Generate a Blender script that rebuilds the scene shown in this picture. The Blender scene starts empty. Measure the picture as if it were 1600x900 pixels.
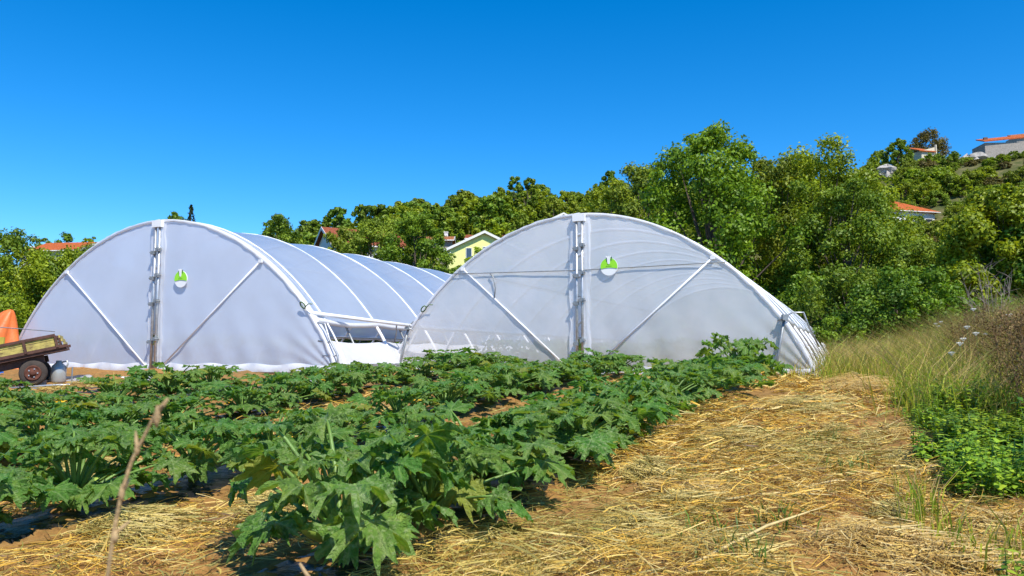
import bpy, math, random
import numpy as np
from mathutils import Vector, Matrix, Euler

scene = bpy.context.scene
col = scene.collection
R_ = math.radians

# ------------------------------------------------------------------ camera, sky, sun, exposure
CAM_Z = 0.90
F_PX = 1244.0                      # focal length in photograph pixels (1600 wide)
PITCH = math.atan(103.0 / F_PX)    # camera tilted up
cam_d = bpy.data.cameras.new('camera')
cam = bpy.data.objects.new('camera', cam_d)
col.objects.link(cam)
cam.location = (0, 0, CAM_Z)
cam.rotation_euler = (math.pi / 2 + PITCH, 0, 0)
cam_d.sensor_width = 36
cam_d.lens = 36 * F_PX / 1600
cam_d.clip_start = 0.05
cam_d.clip_end = 3000
cam_d.dof.use_dof = True
cam_d.dof.focus_distance = 8.0
cam_d.dof.aperture_fstop = 8.0
scene.camera = cam

SUN_DIR = Vector((0.30, -0.50, 0.82)).normalized()
world = bpy.data.worlds.new('World')
scene.world = world
world.use_nodes = True
wn = world.node_tree.nodes
wl = world.node_tree.links
for n in list(wn):
    wn.remove(n)
sky = wn.new('ShaderNodeTexSky')
sky.sky_type = 'NISHITA'
sky.sun_disc = False
sky.sun_elevation = math.asin(SUN_DIR.z)
sky.sun_rotation = math.atan2(SUN_DIR.x, SUN_DIR.y)
sky.altitude = 1600
sky.air_density = 1.0
sky.dust_density = 0.05
sky.ozone_density = 6.0
hs = wn.new('ShaderNodeHueSaturation')
hs.inputs['Hue'].default_value = 0.499
hs.inputs['Saturation'].default_value = 1.33
hs.inputs['Value'].default_value = 1.0
bg = wn.new('ShaderNodeBackground')
bg.inputs['Strength'].default_value = 0.15
wo = wn.new('ShaderNodeOutputWorld')
wl.new(sky.outputs[0], hs.inputs['Color'])
wl.new(hs.outputs[0], bg.inputs['Color'])
wl.new(bg.outputs[0], wo.inputs['Surface'])

sun_d = bpy.data.lights.new('sun', 'SUN')
sun_d.energy = 4.6
sun_d.angle = R_(0.5)
sun_d.color = (1.0, 0.94, 0.84)
sun = bpy.data.objects.new('sun', sun_d)
col.objects.link(sun)
sun.rotation_euler = SUN_DIR.to_track_quat('Z', 'Y').to_euler()
sun.location = (20, -20, 40)

scene.view_settings.view_transform = 'Standard'
scene.view_settings.look = 'None'
scene.view_settings.exposure = 0.5
scene.view_settings.gamma = 1.0
scene.view_settings.use_curve_mapping = False
scene.render.engine = 'CYCLES'
scene.cycles.max_bounces = 10
scene.cycles.transparent_max_bounces = 16
scene.cycles.transmission_bounces = 8
scene.cycles.diffuse_bounces = 4

rng = np.random.default_rng(11)
rnd = random.Random(7)

# ------------------------------------------------------------------ coordinates
PSI = R_(23.0)                     # crop rows and tunnels run 23 degrees right of the view
SP, CP = math.sin(PSI), math.cos(PSI)


def uv2xy(u, v):
    return u * SP + v * CP, u * CP - v * SP


def at(px, py, Y):
    """world point that stands Y metres ahead where the photograph shows pixel (px, py)"""
    dx = (px - 800) / F_PX
    dy = (450 - py) / F_PX
    fy = math.cos(PITCH) - dy * math.sin(PITCH)
    fz = math.sin(PITCH) + dy * math.cos(PITCH)
    s = Y / fy
    return Vector((dx * s, Y, CAM_Z + fz * s))


def proj(p):
    d = p[1] * math.cos(PITCH) + (p[2] - CAM_Z) * math.sin(PITCH)
    up = -p[1] * math.sin(PITCH) + (p[2] - CAM_Z) * math.cos(PITCH)
    return 800 + F_PX * p[0] / d, 450 - F_PX * up / d


def sstep(a, b, x):
    t = np.clip((np.asarray(x, float) - a) / (b - a), 0, 1)
    return t * t * (3 - 2 * t)


_perm = rng.random((256, 256))


def vnoise(x, y):
    x = np.asarray(x, float)
    y = np.asarray(y, float)
    xi = np.floor(x).astype(int)
    yi = np.floor(y).astype(int)
    fx = x - xi
    fy = y - yi
    fx = fx * fx * (3 - 2 * fx)
    fy = fy * fy * (3 - 2 * fy)
    g = lambda i, j: _perm[(xi + i) % 256, (yi + j) % 256]
    return (g(0, 0) * (1 - fx) + g(1, 0) * fx) * (1 - fy) + (g(0, 1) * (1 - fx) + g(1, 1) * fx) * fy


def fbm(x, y, o=3):
    s = 0
    a = 0.5
    for k in range(o):
        s = s + a * (vnoise(x * 2 ** k + 17 * k, y * 2 ** k + 5 * k) - 0.5)
        a *= 0.5
    return s


ROW_V = [-2.55 - 2.2 * k for k in range(7)]
ROW_SLANT = 0.076                  # the rows swing a little towards the path


def H(x, y, fine=True):
    """height of the ground"""
    x = np.asarray(x, float)
    y = np.asarray(y, float)
    u = x * SP + y * CP
    v = x * CP - y * SP
    D = np.sqrt(x * x + y * y)
    r = x / np.maximum(np.abs(y), 1e-3)
    h = -0.25 + 0.75 * sstep(0.5, 13.5, u) - 0.010 * (np.clip(v, -20, 4) + 4.7) * sstep(6, 13, u)
    h = h + 0.50 * sstep(0.7, 3.2, v) * sstep(1.5, 7, u) + 0.25 * sstep(3, 9, v)
    # hill
    ridge = np.interp(r, [-1.2, -.64, -.45, -.3, -.1, .08, .3, .45, .56, .66, 1.2],
                      [9, 11, 13, 22, 33, 37, 40, 43.5, 45, 45.5, 46])
    h = h + np.where(y > 0, ridge * sstep(46, 222, D) ** np.interp(r, [.05, .42], [1.0, 2.5]), 0) + 1.6 * fbm(x * .06, y * .06) * sstep(45, 90, D)
    if fine:
        near = 1 - sstep(18, 30, D)
        soil = 0.07 * fbm(x * 2.3, y * 2.3, 2) + 0.12 * np.abs(fbm(x * 7, y * 7, 3)) + 0.04 * fbm(x * 23, y * 23, 2)
        # low ridges that carry the rows
        rowb = 0
        for rv in ROW_V:
            rowb = rowb + 0.06 * np.exp(-((v - rv - ROW_SLANT * u) / 0.33) ** 2)
        h = h + near * (soil + rowb * (u < 14))
    return h


def ground_at(px, py):
    """where the line of sight through a photograph pixel meets the ground"""
    Ys = np.linspace(1.5, 30, 2000)
    dx = (px - 800) / F_PX
    dy = (450 - py) / F_PX
    fy = math.cos(PITCH) - dy * math.sin(PITCH)
    fz = math.sin(PITCH) + dy * math.cos(PITCH)
    s = Ys / fy
    x, z = dx * s, CAM_Z + fz * s
    below = np.nonzero(z < H(x, Ys, False) + .03)[0]
    i = below[0] if len(below) else 1999
    return Vector((x[i], Ys[i], H1(x[i], Ys[i])))


def H1(x, y, fine=True):
    return float(H(np.array([x]), np.array([y]), fine)[0])


# ------------------------------------------------------------------ object helpers
def link(o, parent=None):
    col.objects.link(o)
    if parent is not None:
        o.parent = parent
    return o


def tag(o, label, cat, group=None):
    o['label'] = label
    o['category'] = cat
    if group:
        o['group'] = group
    return o


def root(name, label, cat, loc=(0, 0, 0), rz=0.0, group=None):
    o = bpy.data.objects.new(name, None)
    o.empty_display_size = 0.1
    o.location = loc
    o.rotation_euler = (0, 0, rz)
    link(o)
    return tag(o, label, cat, group)


def mesh_from(name, verts, faces, mats, smooth=False, fattr=None, cattr=None, vattr=None, midx=None):
    me = bpy.data.meshes.new(name)
    verts = np.asarray(verts, dtype=np.float32)
    if isinstance(faces, np.ndarray):
        k = faces.shape[1]
        nf = len(faces)
        me.vertices.add(len(verts))
        me.vertices.foreach_set('co', verts.ravel())
        me.loops.add(nf * k)
        me.loops.foreach_set('vertex_index', faces.astype(np.int32).ravel())
        me.polygons.add(nf)
        me.polygons.foreach_set('loop_start', np.arange(0, nf * k, k, dtype=np.int32))
        me.update(calc_edges=True)
    else:
        me.from_pydata([tuple(v) for v in verts.tolist()], [], faces)
        me.update()
    if not isinstance(mats, (list, tuple)):
        mats = [mats]
    for m in mats:
        me.materials.append(m)
    if midx is not None:
        me.polygons.foreach_set('material_index', np.asarray(midx, dtype=np.int32))
    if smooth:
        me.polygons.foreach_set('use_smooth', np.ones(len(me.polygons), dtype=bool))
    if fattr is not None:
        a = me.attributes.new('rnd', 'FLOAT', 'FACE')
        a.data.foreach_set('value', np.asarray(fattr, dtype=np.float32))
    if vattr is not None:
        a = me.attributes.new('vein', 'FLOAT', 'POINT')
        a.data.foreach_set('value', np.asarray(vattr, dtype=np.float32))
    if cattr is not None:
        a = me.attributes.new('tint', 'FLOAT_COLOR', 'FACE')
        c = np.ones((len(cattr), 4), dtype=np.float32)
        c[:, :3] = cattr
        a.data.foreach_set('color', c.ravel())
    me.validate()
    return me


def mobj(name, me, parent=None):
    return link(bpy.data.objects.new(name, me), parent)


class MB:
    """collects shapes for ONE mesh"""

    def __init__(self):
        self.v = []
        self.f = []

    def box(self, c, s, rot=None):
        b = len(self.v)
        for dx in (-.5, .5):
            for dy in (-.5, .5):
                for dz in (-.5, .5):
                    p = Vector((dx * s[0], dy * s[1], dz * s[2]))
                    if rot is not None:
                        p = rot @ p
                    self.v.append(tuple(p + Vector(c)))
        for q in ((0, 1, 3, 2), (4, 6, 7, 5), (0, 4, 5, 1), (2, 3, 7, 6), (0, 2, 6, 4), (1, 5, 7, 3)):
            self.f.append(tuple(b + i for i in q))
        return self

    def poly_prism(self, pts, d):
        """closed polygon (list of Vector) extruded by vector d"""
        b = len(self.v)
        n = len(pts)
        for p in pts:
            self.v.append(tuple(p))
        for p in pts:
            self.v.append(tuple(Vector(p) + Vector(d)))
        self.f.append(tuple(b + i for i in range(n))[::-1])
        self.f.append(tuple(b + n + i for i in range(n)))
        for i in range(n):
            j = (i + 1) % n
            self.f.append((b + i, b + j, b + n + j, b + n + i))
        return self

    def tube(self, pts, rad, n=8, cap=True):
        pts = [Vector(p) for p in pts]
        m = len(pts)
        if not hasattr(rad, '__len__'):
            rad = [rad] * m
        b = len(self.v)
        prev = None
        for i, p in enumerate(pts):
            t = (pts[min(i + 1, m - 1)] - pts[max(i - 1, 0)])
            t = t.normalized() if t.length > 1e-9 else Vector((0, 0, 1))
            if prev is None:
                ref = Vector((0, 0, 1)) if abs(t.z) < .9 else Vector((1, 0, 0))
                a = t.cross(ref).normalized()
            else:
                a = (prev - t * prev.dot(t))
                a = a.normalized() if a.length > 1e-6 else t.orthogonal().normalized()
            prev = a
            c = t.cross(a)
            for k in range(n):
                q = 2 * math.pi * k / n
                self.v.append(tuple(p + (a * math.cos(q) + c * math.sin(q)) * rad[i]))
        for i in range(m - 1):
            for k in range(n):
                k2 = (k + 1) % n
                self.f.append((b + i * n + k, b + i * n + k2, b + (i + 1) * n + k2, b + (i + 1) * n + k))
        if cap:
            self.f.append(tuple(b + k for k in range(n))[::-1])
            self.f.append(tuple(b + (m - 1) * n + k for k in range(n)))
        return self

    def grid(self, P):
        """P[i][j] points"""
        b = len(self.v)
        ni, nj = len(P), len(P[0])
        for row in P:
            for p in row:
                self.v.append(tuple(p))
        for i in range(ni - 1):
            for j in range(nj - 1):
                self.f.append((b + i * nj + j, b + (i + 1) * nj + j, b + (i + 1) * nj + j + 1, b + i * nj + j + 1))
        return self

    def lathe(self, prof, n=24, axis='z', c=(0, 0, 0)):
        b = len(self.v)
        for (r, h) in prof:
            for k in range(n):
                q = 2 * math.pi * k / n
                if axis == 'z':
                    p = (r * math.cos(q), r * math.sin(q), h)
                else:
                    p = (r * math.cos(q), h, r * math.sin(q))
                self.v.append((p[0] + c[0], p[1] + c[1], p[2] + c[2]))
        for i in range(len(prof) - 1):
            for k in range(n):
                k2 = (k + 1) % n
                self.f.append((b + i * n + k, b + i * n + k2, b + (i + 1) * n + k2, b + (i + 1) * n + k))
        self.f.append(tuple(b + k for k in range(n))[::-1])
        self.f.append(tuple(b + (len(prof) - 1) * n + k for k in range(n)))
        return self

    def mesh(self, name, mat, smooth=False):
        return mesh_from(name, self.v, self.f, mat, smooth)

    def build(self, name, mat, parent=None, smooth=False):
        return mobj(name, self.mesh(name, mat, smooth), parent)


# ------------------------------------------------------------------ materials
def newmat(name):
    m = bpy.data.materials.new(name)
    m.use_nodes = True
    nt = m.node_tree
    for n in list(nt.nodes):
        nt.nodes.remove(n)
    out = nt.nodes.new('ShaderNodeOutputMaterial')
    return m, nt, out


def N(nt, t, **kw):
    n = nt.nodes.new(t)
    for k, v in kw.items():
        if hasattr(n, k) and not k.startswith('i_'):
            setattr(n, k, v)
        else:
            n.inputs[k[2:].replace('_', ' ')].default_value = v
    return n


def ramp(nt, stops, src):
    r = nt.nodes.new('ShaderNodeValToRGB')
    e = r.color_ramp.elements
    while len(e) < len(stops):
        e.new(0.5)
    for i, (p, c) in enumerate(stops):
        e[i].position = p
        e[i].color = (*c, 1)
    nt.links.new(src, r.inputs[0])
    return r.outputs[0]


def mixc(nt, fac, a, b, blend='MIX'):
    m = nt.nodes.new('ShaderNodeMix')
    m.data_type = 'RGBA'
    m.blend_type = blend
    for s, val in ((0, fac), (6, a), (7, b)):
        if hasattr(val, 'links') or hasattr(val, 'is_linked'):
            nt.links.new(val, m.inputs[s])
        elif s == 0:
            m.inputs[0].default_value = val
        else:
            m.inputs[s].default_value = (*val, 1)
    return m.outputs[2]


def noise(nt, scale, detail=4, rough=.55, vec=None, coord='Object'):
    n = nt.nodes.new('ShaderNodeTexNoise')
    n.inputs['Scale'].default_value = scale
    n.inputs['Detail'].default_value = detail
    n.inputs['Roughness'].default_value = rough
    if vec is None:
        tc = nt.nodes.new('ShaderNodeTexCoord')
        vec = tc.outputs[coord]
    nt.links.new(vec, n.inputs['Vector'])
    return n


def bump(nt, h, strength=.4, dist=.02):
    b = nt.nodes.new('ShaderNodeBump')
    b.inputs['Strength'].default_value = strength
    b.inputs['Distance'].default_value = dist
    nt.links.new(h, b.inputs['Height'])
    return b.outputs[0]


def pbsdf(nt, out, color, rough=.8, metal=0, normal=None, spec=.5):
    p = nt.nodes.new('ShaderNodeBsdfPrincipled')
    if hasattr(color, 'is_linked'):
        nt.links.new(color, p.inputs['Base Color'])
    else:
        p.inputs['Base Color'].default_value = (*color, 1)
    if hasattr(rough, 'is_linked'):
        nt.links.new(rough, p.inputs['Roughness'])
    else:
        p.inputs['Roughness'].default_value = rough
    p.inputs['Metallic'].default_value = metal
    p.inputs['Specular IOR Level'].default_value = spec
    if normal is not None:
        nt.links.new(normal, p.inputs['Normal'])
    nt.links.new(p.outputs[0], out.inputs['Surface'])
    return p


def plain(name, color, rough=.6, metal=0, var=.25, scale=6, bstr=.15, dark=None, spec=.5):
    """painted / plain surface with uneven wear"""
    m, nt, out = newmat(name)
    n = noise(nt, scale, 5, .6)
    d = dark if dark else tuple(c * (1 - var) for c in color)
    li = tuple(min(1, c * (1 + var * .5)) for c in color)
    c = ramp(nt, [(.3, d), (.55, color), (.8, li)], n.outputs[0])
    n2 = noise(nt, scale * 6, 3, .6)
    pbsdf(nt, out, c, rough, metal, bump(nt, n2.outputs[0], bstr, .01), spec)
    return m


def leafmat(name, dark, mid, light, trans=.35, rough=.55, attr=True, objvar=.5):
    """foliage: diffuse with light passing through, uneven in hue from leaf to leaf and plant to plant"""
    m, nt, out = newmat(name)
    oi = nt.nodes.new('ShaderNodeObjectInfo')
    if attr:
        a = nt.nodes.new('ShaderNodeAttribute')
        a.attribute_name = 'rnd'
        src = a.outputs['Fac']
    else:
        src = noise(nt, 5).outputs[0]
    c = ramp(nt, [(.0, dark), (.5, mid), (1.0, light)], src)
    h = nt.nodes.new('ShaderNodeHueSaturation')
    mr = nt.nodes.new('ShaderNodeMapRange')
    mr.inputs['To Min'].default_value = .5 - .035 * objvar
    mr.inputs['To Max'].default_value = .5 + .03 * objvar
    nt.links.new(oi.outputs['Random'], mr.inputs['Value'])
    nt.links.new(mr.outputs[0], h.inputs['Hue'])
    mr2 = nt.nodes.new('ShaderNodeMapRange')
    mr2.inputs['To Min'].default_value = 1 - .35 * objvar
    mr2.inputs['To Max'].default_value = 1 + .35 * objvar
    ml = nt.nodes.new('ShaderNodeMath')
    ml.operation = 'FRACT'
    mm = nt.nodes.new('ShaderNodeMath')
    mm.operation = 'MULTIPLY'
    mm.inputs[1].default_value = 7.31
    nt.links.new(oi.outputs['Random'], mm.inputs[0])
    nt.links.new(mm.outputs[0], ml.inputs[0])
    nt.links.new(ml.outputs[0], mr2.inputs['Value'])
    nt.links.new(mr2.outputs[0], h.inputs['Value'])
    nt.links.new(c, h.inputs['Color'])
    p = nt.nodes.new('ShaderNodeBsdfPrincipled')
    p.inputs['Roughness'].default_value = rough
    p.inputs['Specular IOR Level'].default_value = .35
    nt.links.new(h.outputs[0], p.inputs['Base Color'])
    t = nt.nodes.new('ShaderNodeBsdfTranslucent')
    g = mixc(nt, 1.0, h.outputs[0], (1.25, 1.15, .55), 'MULTIPLY')
    nt.links.new(g, t.inputs['Color'])
    mx = nt.nodes.new('ShaderNodeMixShader')
    mx.inputs[0].default_value = trans
    nt.links.new(p.outputs[0], mx.inputs[1])
    nt.links.new(t.outputs[0], mx.inputs[2])
    nt.links.new(mx.outputs[0], out.inputs['Surface'])
    return m


def filmmat(name, clear=.25, color=(.86, .9, .96), gloss=.12, milky=.55, rough=.25, bscale=1.6, bstr=.25, dirt=None, splash=0):
    """polythene greenhouse film: milky, part see-through, glossy skin"""
    m, nt, out = newmat(name)
    tr = nt.nodes.new('ShaderNodeBsdfTransparent')
    tr.inputs[0].default_value = (.95, .97, 1, 1)
    n1 = noise(nt, bscale, 4, .5)
    nb = bump(nt, n1.outputs[0], bstr, .05)
    n2 = noise(nt, .8, 4, .6)
    c2 = dirt if dirt else tuple(k * .93 for k in color)
    c = ramp(nt, [(.35, c2), (.6, color)], n2.outputs[0])
    if splash:
        tcs = nt.nodes.new('ShaderNodeTexCoord')
        sx = nt.nodes.new('ShaderNodeSeparateXYZ')
        nt.links.new(tcs.outputs['Object'], sx.inputs[0])
        n5 = noise(nt, 3.5, 6, .7, tcs.outputs['Object'])
        ad = nt.nodes.new('ShaderNodeMath')
        ad.operation = 'MULTIPLY_ADD'
        ad.inputs[1].default_value = 1.4
        nt.links.new(n5.outputs[0], ad.inputs[0])
        nt.links.new(sx.outputs['Z'], ad.inputs[2])
        mrs = nt.nodes.new('ShaderNodeMapRange')
        mrs.inputs['From Min'].default_value = .55
        mrs.inputs['From Max'].default_value = 1.35
        mrs.inputs['To Min'].default_value = splash
        mrs.inputs['To Max'].default_value = 0
        nt.links.new(ad.outputs[0], mrs.inputs['Value'])
        c = mixc(nt, mrs.outputs[0], c, (.50, .42, .28))
    tl = nt.nodes.new('ShaderNodeBsdfTranslucent')
    df = nt.nodes.new('ShaderNodeBsdfDiffuse')
    n6 = noise(nt, .9, 3, .5)
    nb2 = bump(nt, n6.outputs[0], .12, .06)
    nt.links.new(nb2, df.inputs['Normal'])
    nt.links.new(nb2, tl.inputs['Normal'])
    nt.links.new(c, tl.inputs[0])
    nt.links.new(c, df.inputs[0])
    m1 = nt.nodes.new('ShaderNodeMixShader')
    m1.inputs[0].default_value = 1 - milky
    nt.links.new(tl.outputs[0], m1.inputs[1])
    nt.links.new(df.outputs[0], m1.inputs[2])
    m2 = nt.nodes.new('ShaderNodeMixShader')
    m2.inputs[0].default_value = clear
    nt.links.new(m1.outputs[0], m2.inputs[1])
    nt.links.new(tr.outputs[0], m2.inputs[2])
    gl = nt.nodes.new('ShaderNodeBsdfGlossy')
    gl.inputs['Roughness'].default_value = rough
    nt.links.new(nb, gl.inputs['Normal'])
    lw = nt.nodes.new('ShaderNodeLayerWeight')
    nt.links.new(nb, lw.inputs['Normal'])
    fr = nt.nodes.new('ShaderNodeMath')
    fr.operation = 'POWER'
    fr.inputs[1].default_value = 4.0
    nt.links.new(lw.outputs['Facing'], fr.inputs[0])
    fm = nt.nodes.new('ShaderNodeMath')
    fm.operation = 'MULTIPLY_ADD'
    fm.inputs[1].default_value = .6
    fm.inputs[2].default_value = gloss * .4
    nt.links.new(fr.outputs[0], fm.inputs[0])
    m3 = nt.nodes.new('ShaderNodeMixShader')
    nt.links.new(fm.outputs[0], m3.inputs[0])
    nt.links.new(m2.outputs[0], m3.inputs[1])
    nt.links.new(gl.outputs[0], m3.inputs[2])
    nt.links.new(m3.outputs[0], out.inputs['Surface'])
    return m


def tintmat(name, rough=.6, trans=.2, spec=.3):
    """strands and blades coloured one by one (face attribute tint)"""
    m, nt, out = newmat(name)
    a = nt.nodes.new('ShaderNodeAttribute')
    a.attribute_name = 'tint'
    p = nt.nodes.new('ShaderNodeBsdfPrincipled')
    p.inputs['Roughness'].default_value = rough
    p.inputs['Specular IOR Level'].default_value = spec
    nt.links.new(a.outputs['Color'], p.inputs['Base Color'])
    t = nt.nodes.new('ShaderNodeBsdfTranslucent')
    nt.links.new(a.outputs['Color'], t.inputs[0])
    mx = nt.nodes.new('ShaderNodeMixShader')
    mx.inputs[0].default_value = trans
    nt.links.new(p.outputs[0], mx.inputs[1])
    nt.links.new(t.outputs[0], mx.inputs[2])
    nt.links.new(mx.outputs[0], out.inputs['Surface'])
    return m


M = {}


def soilmat():
    m, nt, out = newmat('soil')
    tc = nt.nodes.new('ShaderNodeTexCoord')
    n1 = noise(nt, .9, 5, .6, tc.outputs['Object'])
    n2 = noise(nt, 14, 6, .7, tc.outputs['Object'])
    c = ramp(nt, [(.28, (.17, .088, .03)), (.5, (.31, .17, .055)), (.75, (.42, .25, .09))], n2.outputs[0])
    c2 = ramp(nt, [(.35, (.75, .8, .85)), (.65, (1.1, 1.0, .9))], n1.outputs[0])
    c = mixc(nt, 1.0, c, c2, 'MULTIPLY')
    # beyond the field the ground is rough pasture
    sx = nt.nodes.new('ShaderNodeSeparateXYZ')
    nt.links.new(tc.outputs['Object'], sx.inputs[0])
    mr = nt.nodes.new('ShaderNodeMapRange')
    mr.inputs['From Min'].default_value = 30
    mr.inputs['From Max'].default_value = 40
    nt.links.new(sx.outputs['Y'], mr.inputs['Value'])
    n3 = noise(nt, .35, 8, .7, tc.outputs['Object'])
    g = ramp(nt, [(.3, (.03, .05, .012)), (.48, (.08, .09, .028)), (.62, (.16, .14, .06)), (.74, (.30, .27, .2))], n3.outputs[0])
    c = mixc(nt, mr.outputs[0], c, g)
    n4 = noise(nt, 45, 5, .7, tc.outputs['Object'])
    pbsdf(nt, out, c, .95, 0, bump(nt, n4.outputs[0], .7, .015), .15)
    return m


M['soil'] = soilmat()
M['film_a'] = filmmat('film_fresh', clear=.14, color=(.74, .81, .95), gloss=.14, milky=.34, splash=.25)
M['film_b'] = filmmat('film_thin', clear=.36, color=(.93, .92, .91), gloss=.14, milky=.30, dirt=(.76, .79, .80), splash=.55)
M['film_roof'] = filmmat('film_roof', clear=.22, color=(.64, .75, .92), gloss=.2, milky=.5, rough=.2)
M['film_hem'] = filmmat('film_hem', clear=.12, color=(.88, .89, .92), gloss=.2, milky=.3, bscale=7, bstr=.6, rough=.3)
M['post_hem'] = filmmat('film_folded', clear=.30, color=(.92, .93, .96), gloss=.2, milky=.3, bscale=7, bstr=.5, rough=.3)
M['scrap'] = filmmat('film_scrap', clear=.25, color=(.66, .66, .68), gloss=.2, milky=.3, bscale=9, bstr=.7)
M['pvc'] = plain('white_pipe', (.82, .83, .85), .35, 0, .12, 5)
M['galv'] = plain('galvanised', (.50, .52, .54), .42, .6, .3, 10)
M['galv_dull'] = plain('galvanised_dull', (.30, .32, .33), .5, .5, .3, 10)
M['rope'] = plain('green_rope', (.10, .18, .06), .8, 0, .3, 20)
M['badge_green'] = plain('badge_green', (.32, .78, .02), .35, 0, .06, 10, .02)
M['badge_white'] = plain('badge_white', (.85, .86, .86), .35, 0, .04, 10, .02)
M['badge_dark'] = plain('badge_dark', (.05, .16, .03), .4, 0, .06, 10, .02)
M['mulch'] = None
m, nt, out = newmat('black_mulch_film')
n1 = noise(nt, 9, 5, .6)
n2 = noise(nt, 3, 5, .7)
cc = ramp(nt, [(.45, (.012, .012, .014)), (.62, (.02, .019, .018)), (.72, (.22, .12, .05))], n2.outputs[0])
pbsdf(nt, out, cc, .32, 0, bump(nt, n1.outputs[0], .9, .04), .5)
M['mulch'] = m
M['straw'] = tintmat('straw', .5, .15, .4)
M['blade'] = tintmat('grass_blade', .5, .4, .3)
M['stem'] = plain('zucchini_stem', (.15, .26, .05), .45, 0, .35, 14, .3)
M['flower'] = plain('squash_flower', (.85, .48, .02), .6, 0, .2, 30, .1)
M['petal_white'] = plain('umbel_white', (.8, .8, .74), .7, 0, .1, 30, .1)
M['fruit'] = plain('zucchini_skin', (.30, .42, .08), .35, 0, .35, 25, .1)
M['bark'] = plain('bark', (.13, .095, .07), .9, 0, .5, 5, .8)
M['drystalk'] = plain('dry_stalk', (.42, .29, .14), .8, 0, .4, 20, .4)
M['drybrown'] = plain('dry_brown', (.22, .13, .06), .9, 0, .4, 20, .4)


def zuc_leaf():
    m, nt, out = newmat('zucchini_leaf')
    oi = nt.nodes.new('ShaderNodeObjectInfo')
    tc = nt.nodes.new('ShaderNodeTexCoord')
    add = nt.nodes.new('ShaderNodeVectorMath')
    add.operation = 'ADD'
    nt.links.new(tc.outputs['Object'], add.inputs[0])
    cmb = nt.nodes.new('ShaderNodeCombineXYZ')
    mm = nt.nodes.new('ShaderNodeMath')
    mm.operation = 'MULTIPLY'
    mm.inputs[1].default_value = 37
    nt.links.new(oi.outputs['Random'], mm.inputs[0])
    nt.links.new(mm.outputs[0], cmb.inputs[0])
    nt.links.new(cmb.outputs[0], add.inputs[1])
    n1 = noise(nt, 2.6, 5, .65, add.outputs[0])
    base = ramp(nt, [(.3, (.05, .145, .022)), (.52, (.125, .30, .050)), (.75, (.25, .43, .075))], n1.outputs[0])
    n2 = noise(nt, 7, 4, .6, add.outputs[0])
    silver = ramp(nt, [(.50, (0, 0, 0)), (.66, (1, 1, 1))], n2.outputs[0])  # silver variegation, strengthened to paint in the pale sheen as well
    v = nt.nodes.new('ShaderNodeAttribute')
    v.attribute_name = 'vein'
    sm = nt.nodes.new('ShaderNodeMath')
    sm.operation = 'MULTIPLY'
    nt.links.new(silver, sm.inputs[0])
    mr = nt.nodes.new('ShaderNodeMapRange')
    mr.inputs['To Min'].default_value = .1
    mr.inputs['To Max'].default_value = .85
    nt.links.new(oi.outputs['Random'], mr.inputs['Value'])
    nt.links.new(mr.outputs[0], sm.inputs[1])
    c = mixc(nt, sm.outputs[0], base, (.38, .52, .24))
    vm = nt.nodes.new('ShaderNodeMath')
    vm.operation = 'MULTIPLY'
    vm.inputs[1].default_value = .85
    nt.links.new(v.outputs['Fac'], vm.inputs[0])
    c = mixc(nt, vm.outputs[0], c, (.36, .52, .20))
    # leaf to leaf hue
    h = nt.nodes.new('ShaderNodeHueSaturation')
    m2 = nt.nodes.new('ShaderNodeMapRange')
    m2.inputs['To Min'].default_value = .475
    m2.inputs['To Max'].default_value = .515
    fr = nt.nodes.new('ShaderNodeMath')
    fr.operation = 'FRACT'
    m5 = nt.nodes.new('ShaderNodeMath')
    m5.operation = 'MULTIPLY'
    m5.inputs[1].default_value = 13.7
    nt.links.new(oi.outputs['Random'], m5.inputs[0])
    nt.links.new(m5.outputs[0], fr.inputs[0])
    nt.links.new(fr.outputs[0], m2.inputs['Value'])
    nt.links.new(m2.outputs[0], h.inputs['Hue'])
    # a few old leaves have turned yellow
    yl = nt.nodes.new('ShaderNodeMapRange')
    yl.inputs['From Min'].default_value = .93
    yl.inputs['From Max'].default_value = .97
    yl.inputs['To Max'].default_value = .7
    nt.links.new(fr.outputs[0], yl.inputs['Value'])
    c = mixc(nt, yl.outputs[0], c, (.46, .42, .07))
    nt.links.new(c, h.inputs['Color'])
    n4 = noise(nt, 11, 4, .6, add.outputs[0])
    nb = bump(nt, n4.outputs[0], .7, .12)
    p = nt.nodes.new('ShaderNodeBsdfPrincipled')
    p.inputs['Roughness'].default_value = .45
    p.inputs['Specular IOR Level'].default_value = .28
    nt.links.new(nb, p.inputs['Normal'])
    nt.links.new(h.outputs[0], p.inputs['Base Color'])
    t = nt.nodes.new('ShaderNodeBsdfTranslucent')
    g = mixc(nt, 1.0, h.outputs[0], (1.9, 1.7, .5), 'MULTIPLY')
    nt.links.new(g, t.inputs[0])
    mx = nt.nodes.new('ShaderNodeMixShader')
    mx.inputs[0].default_value = .3
    nt.links.new(p.outputs[0], mx.inputs[1])
    nt.links.new(t.outputs[0], mx.inputs[2])
    nt.links.new(mx.outputs[0], out.inputs['Surface'])
    return m


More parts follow.
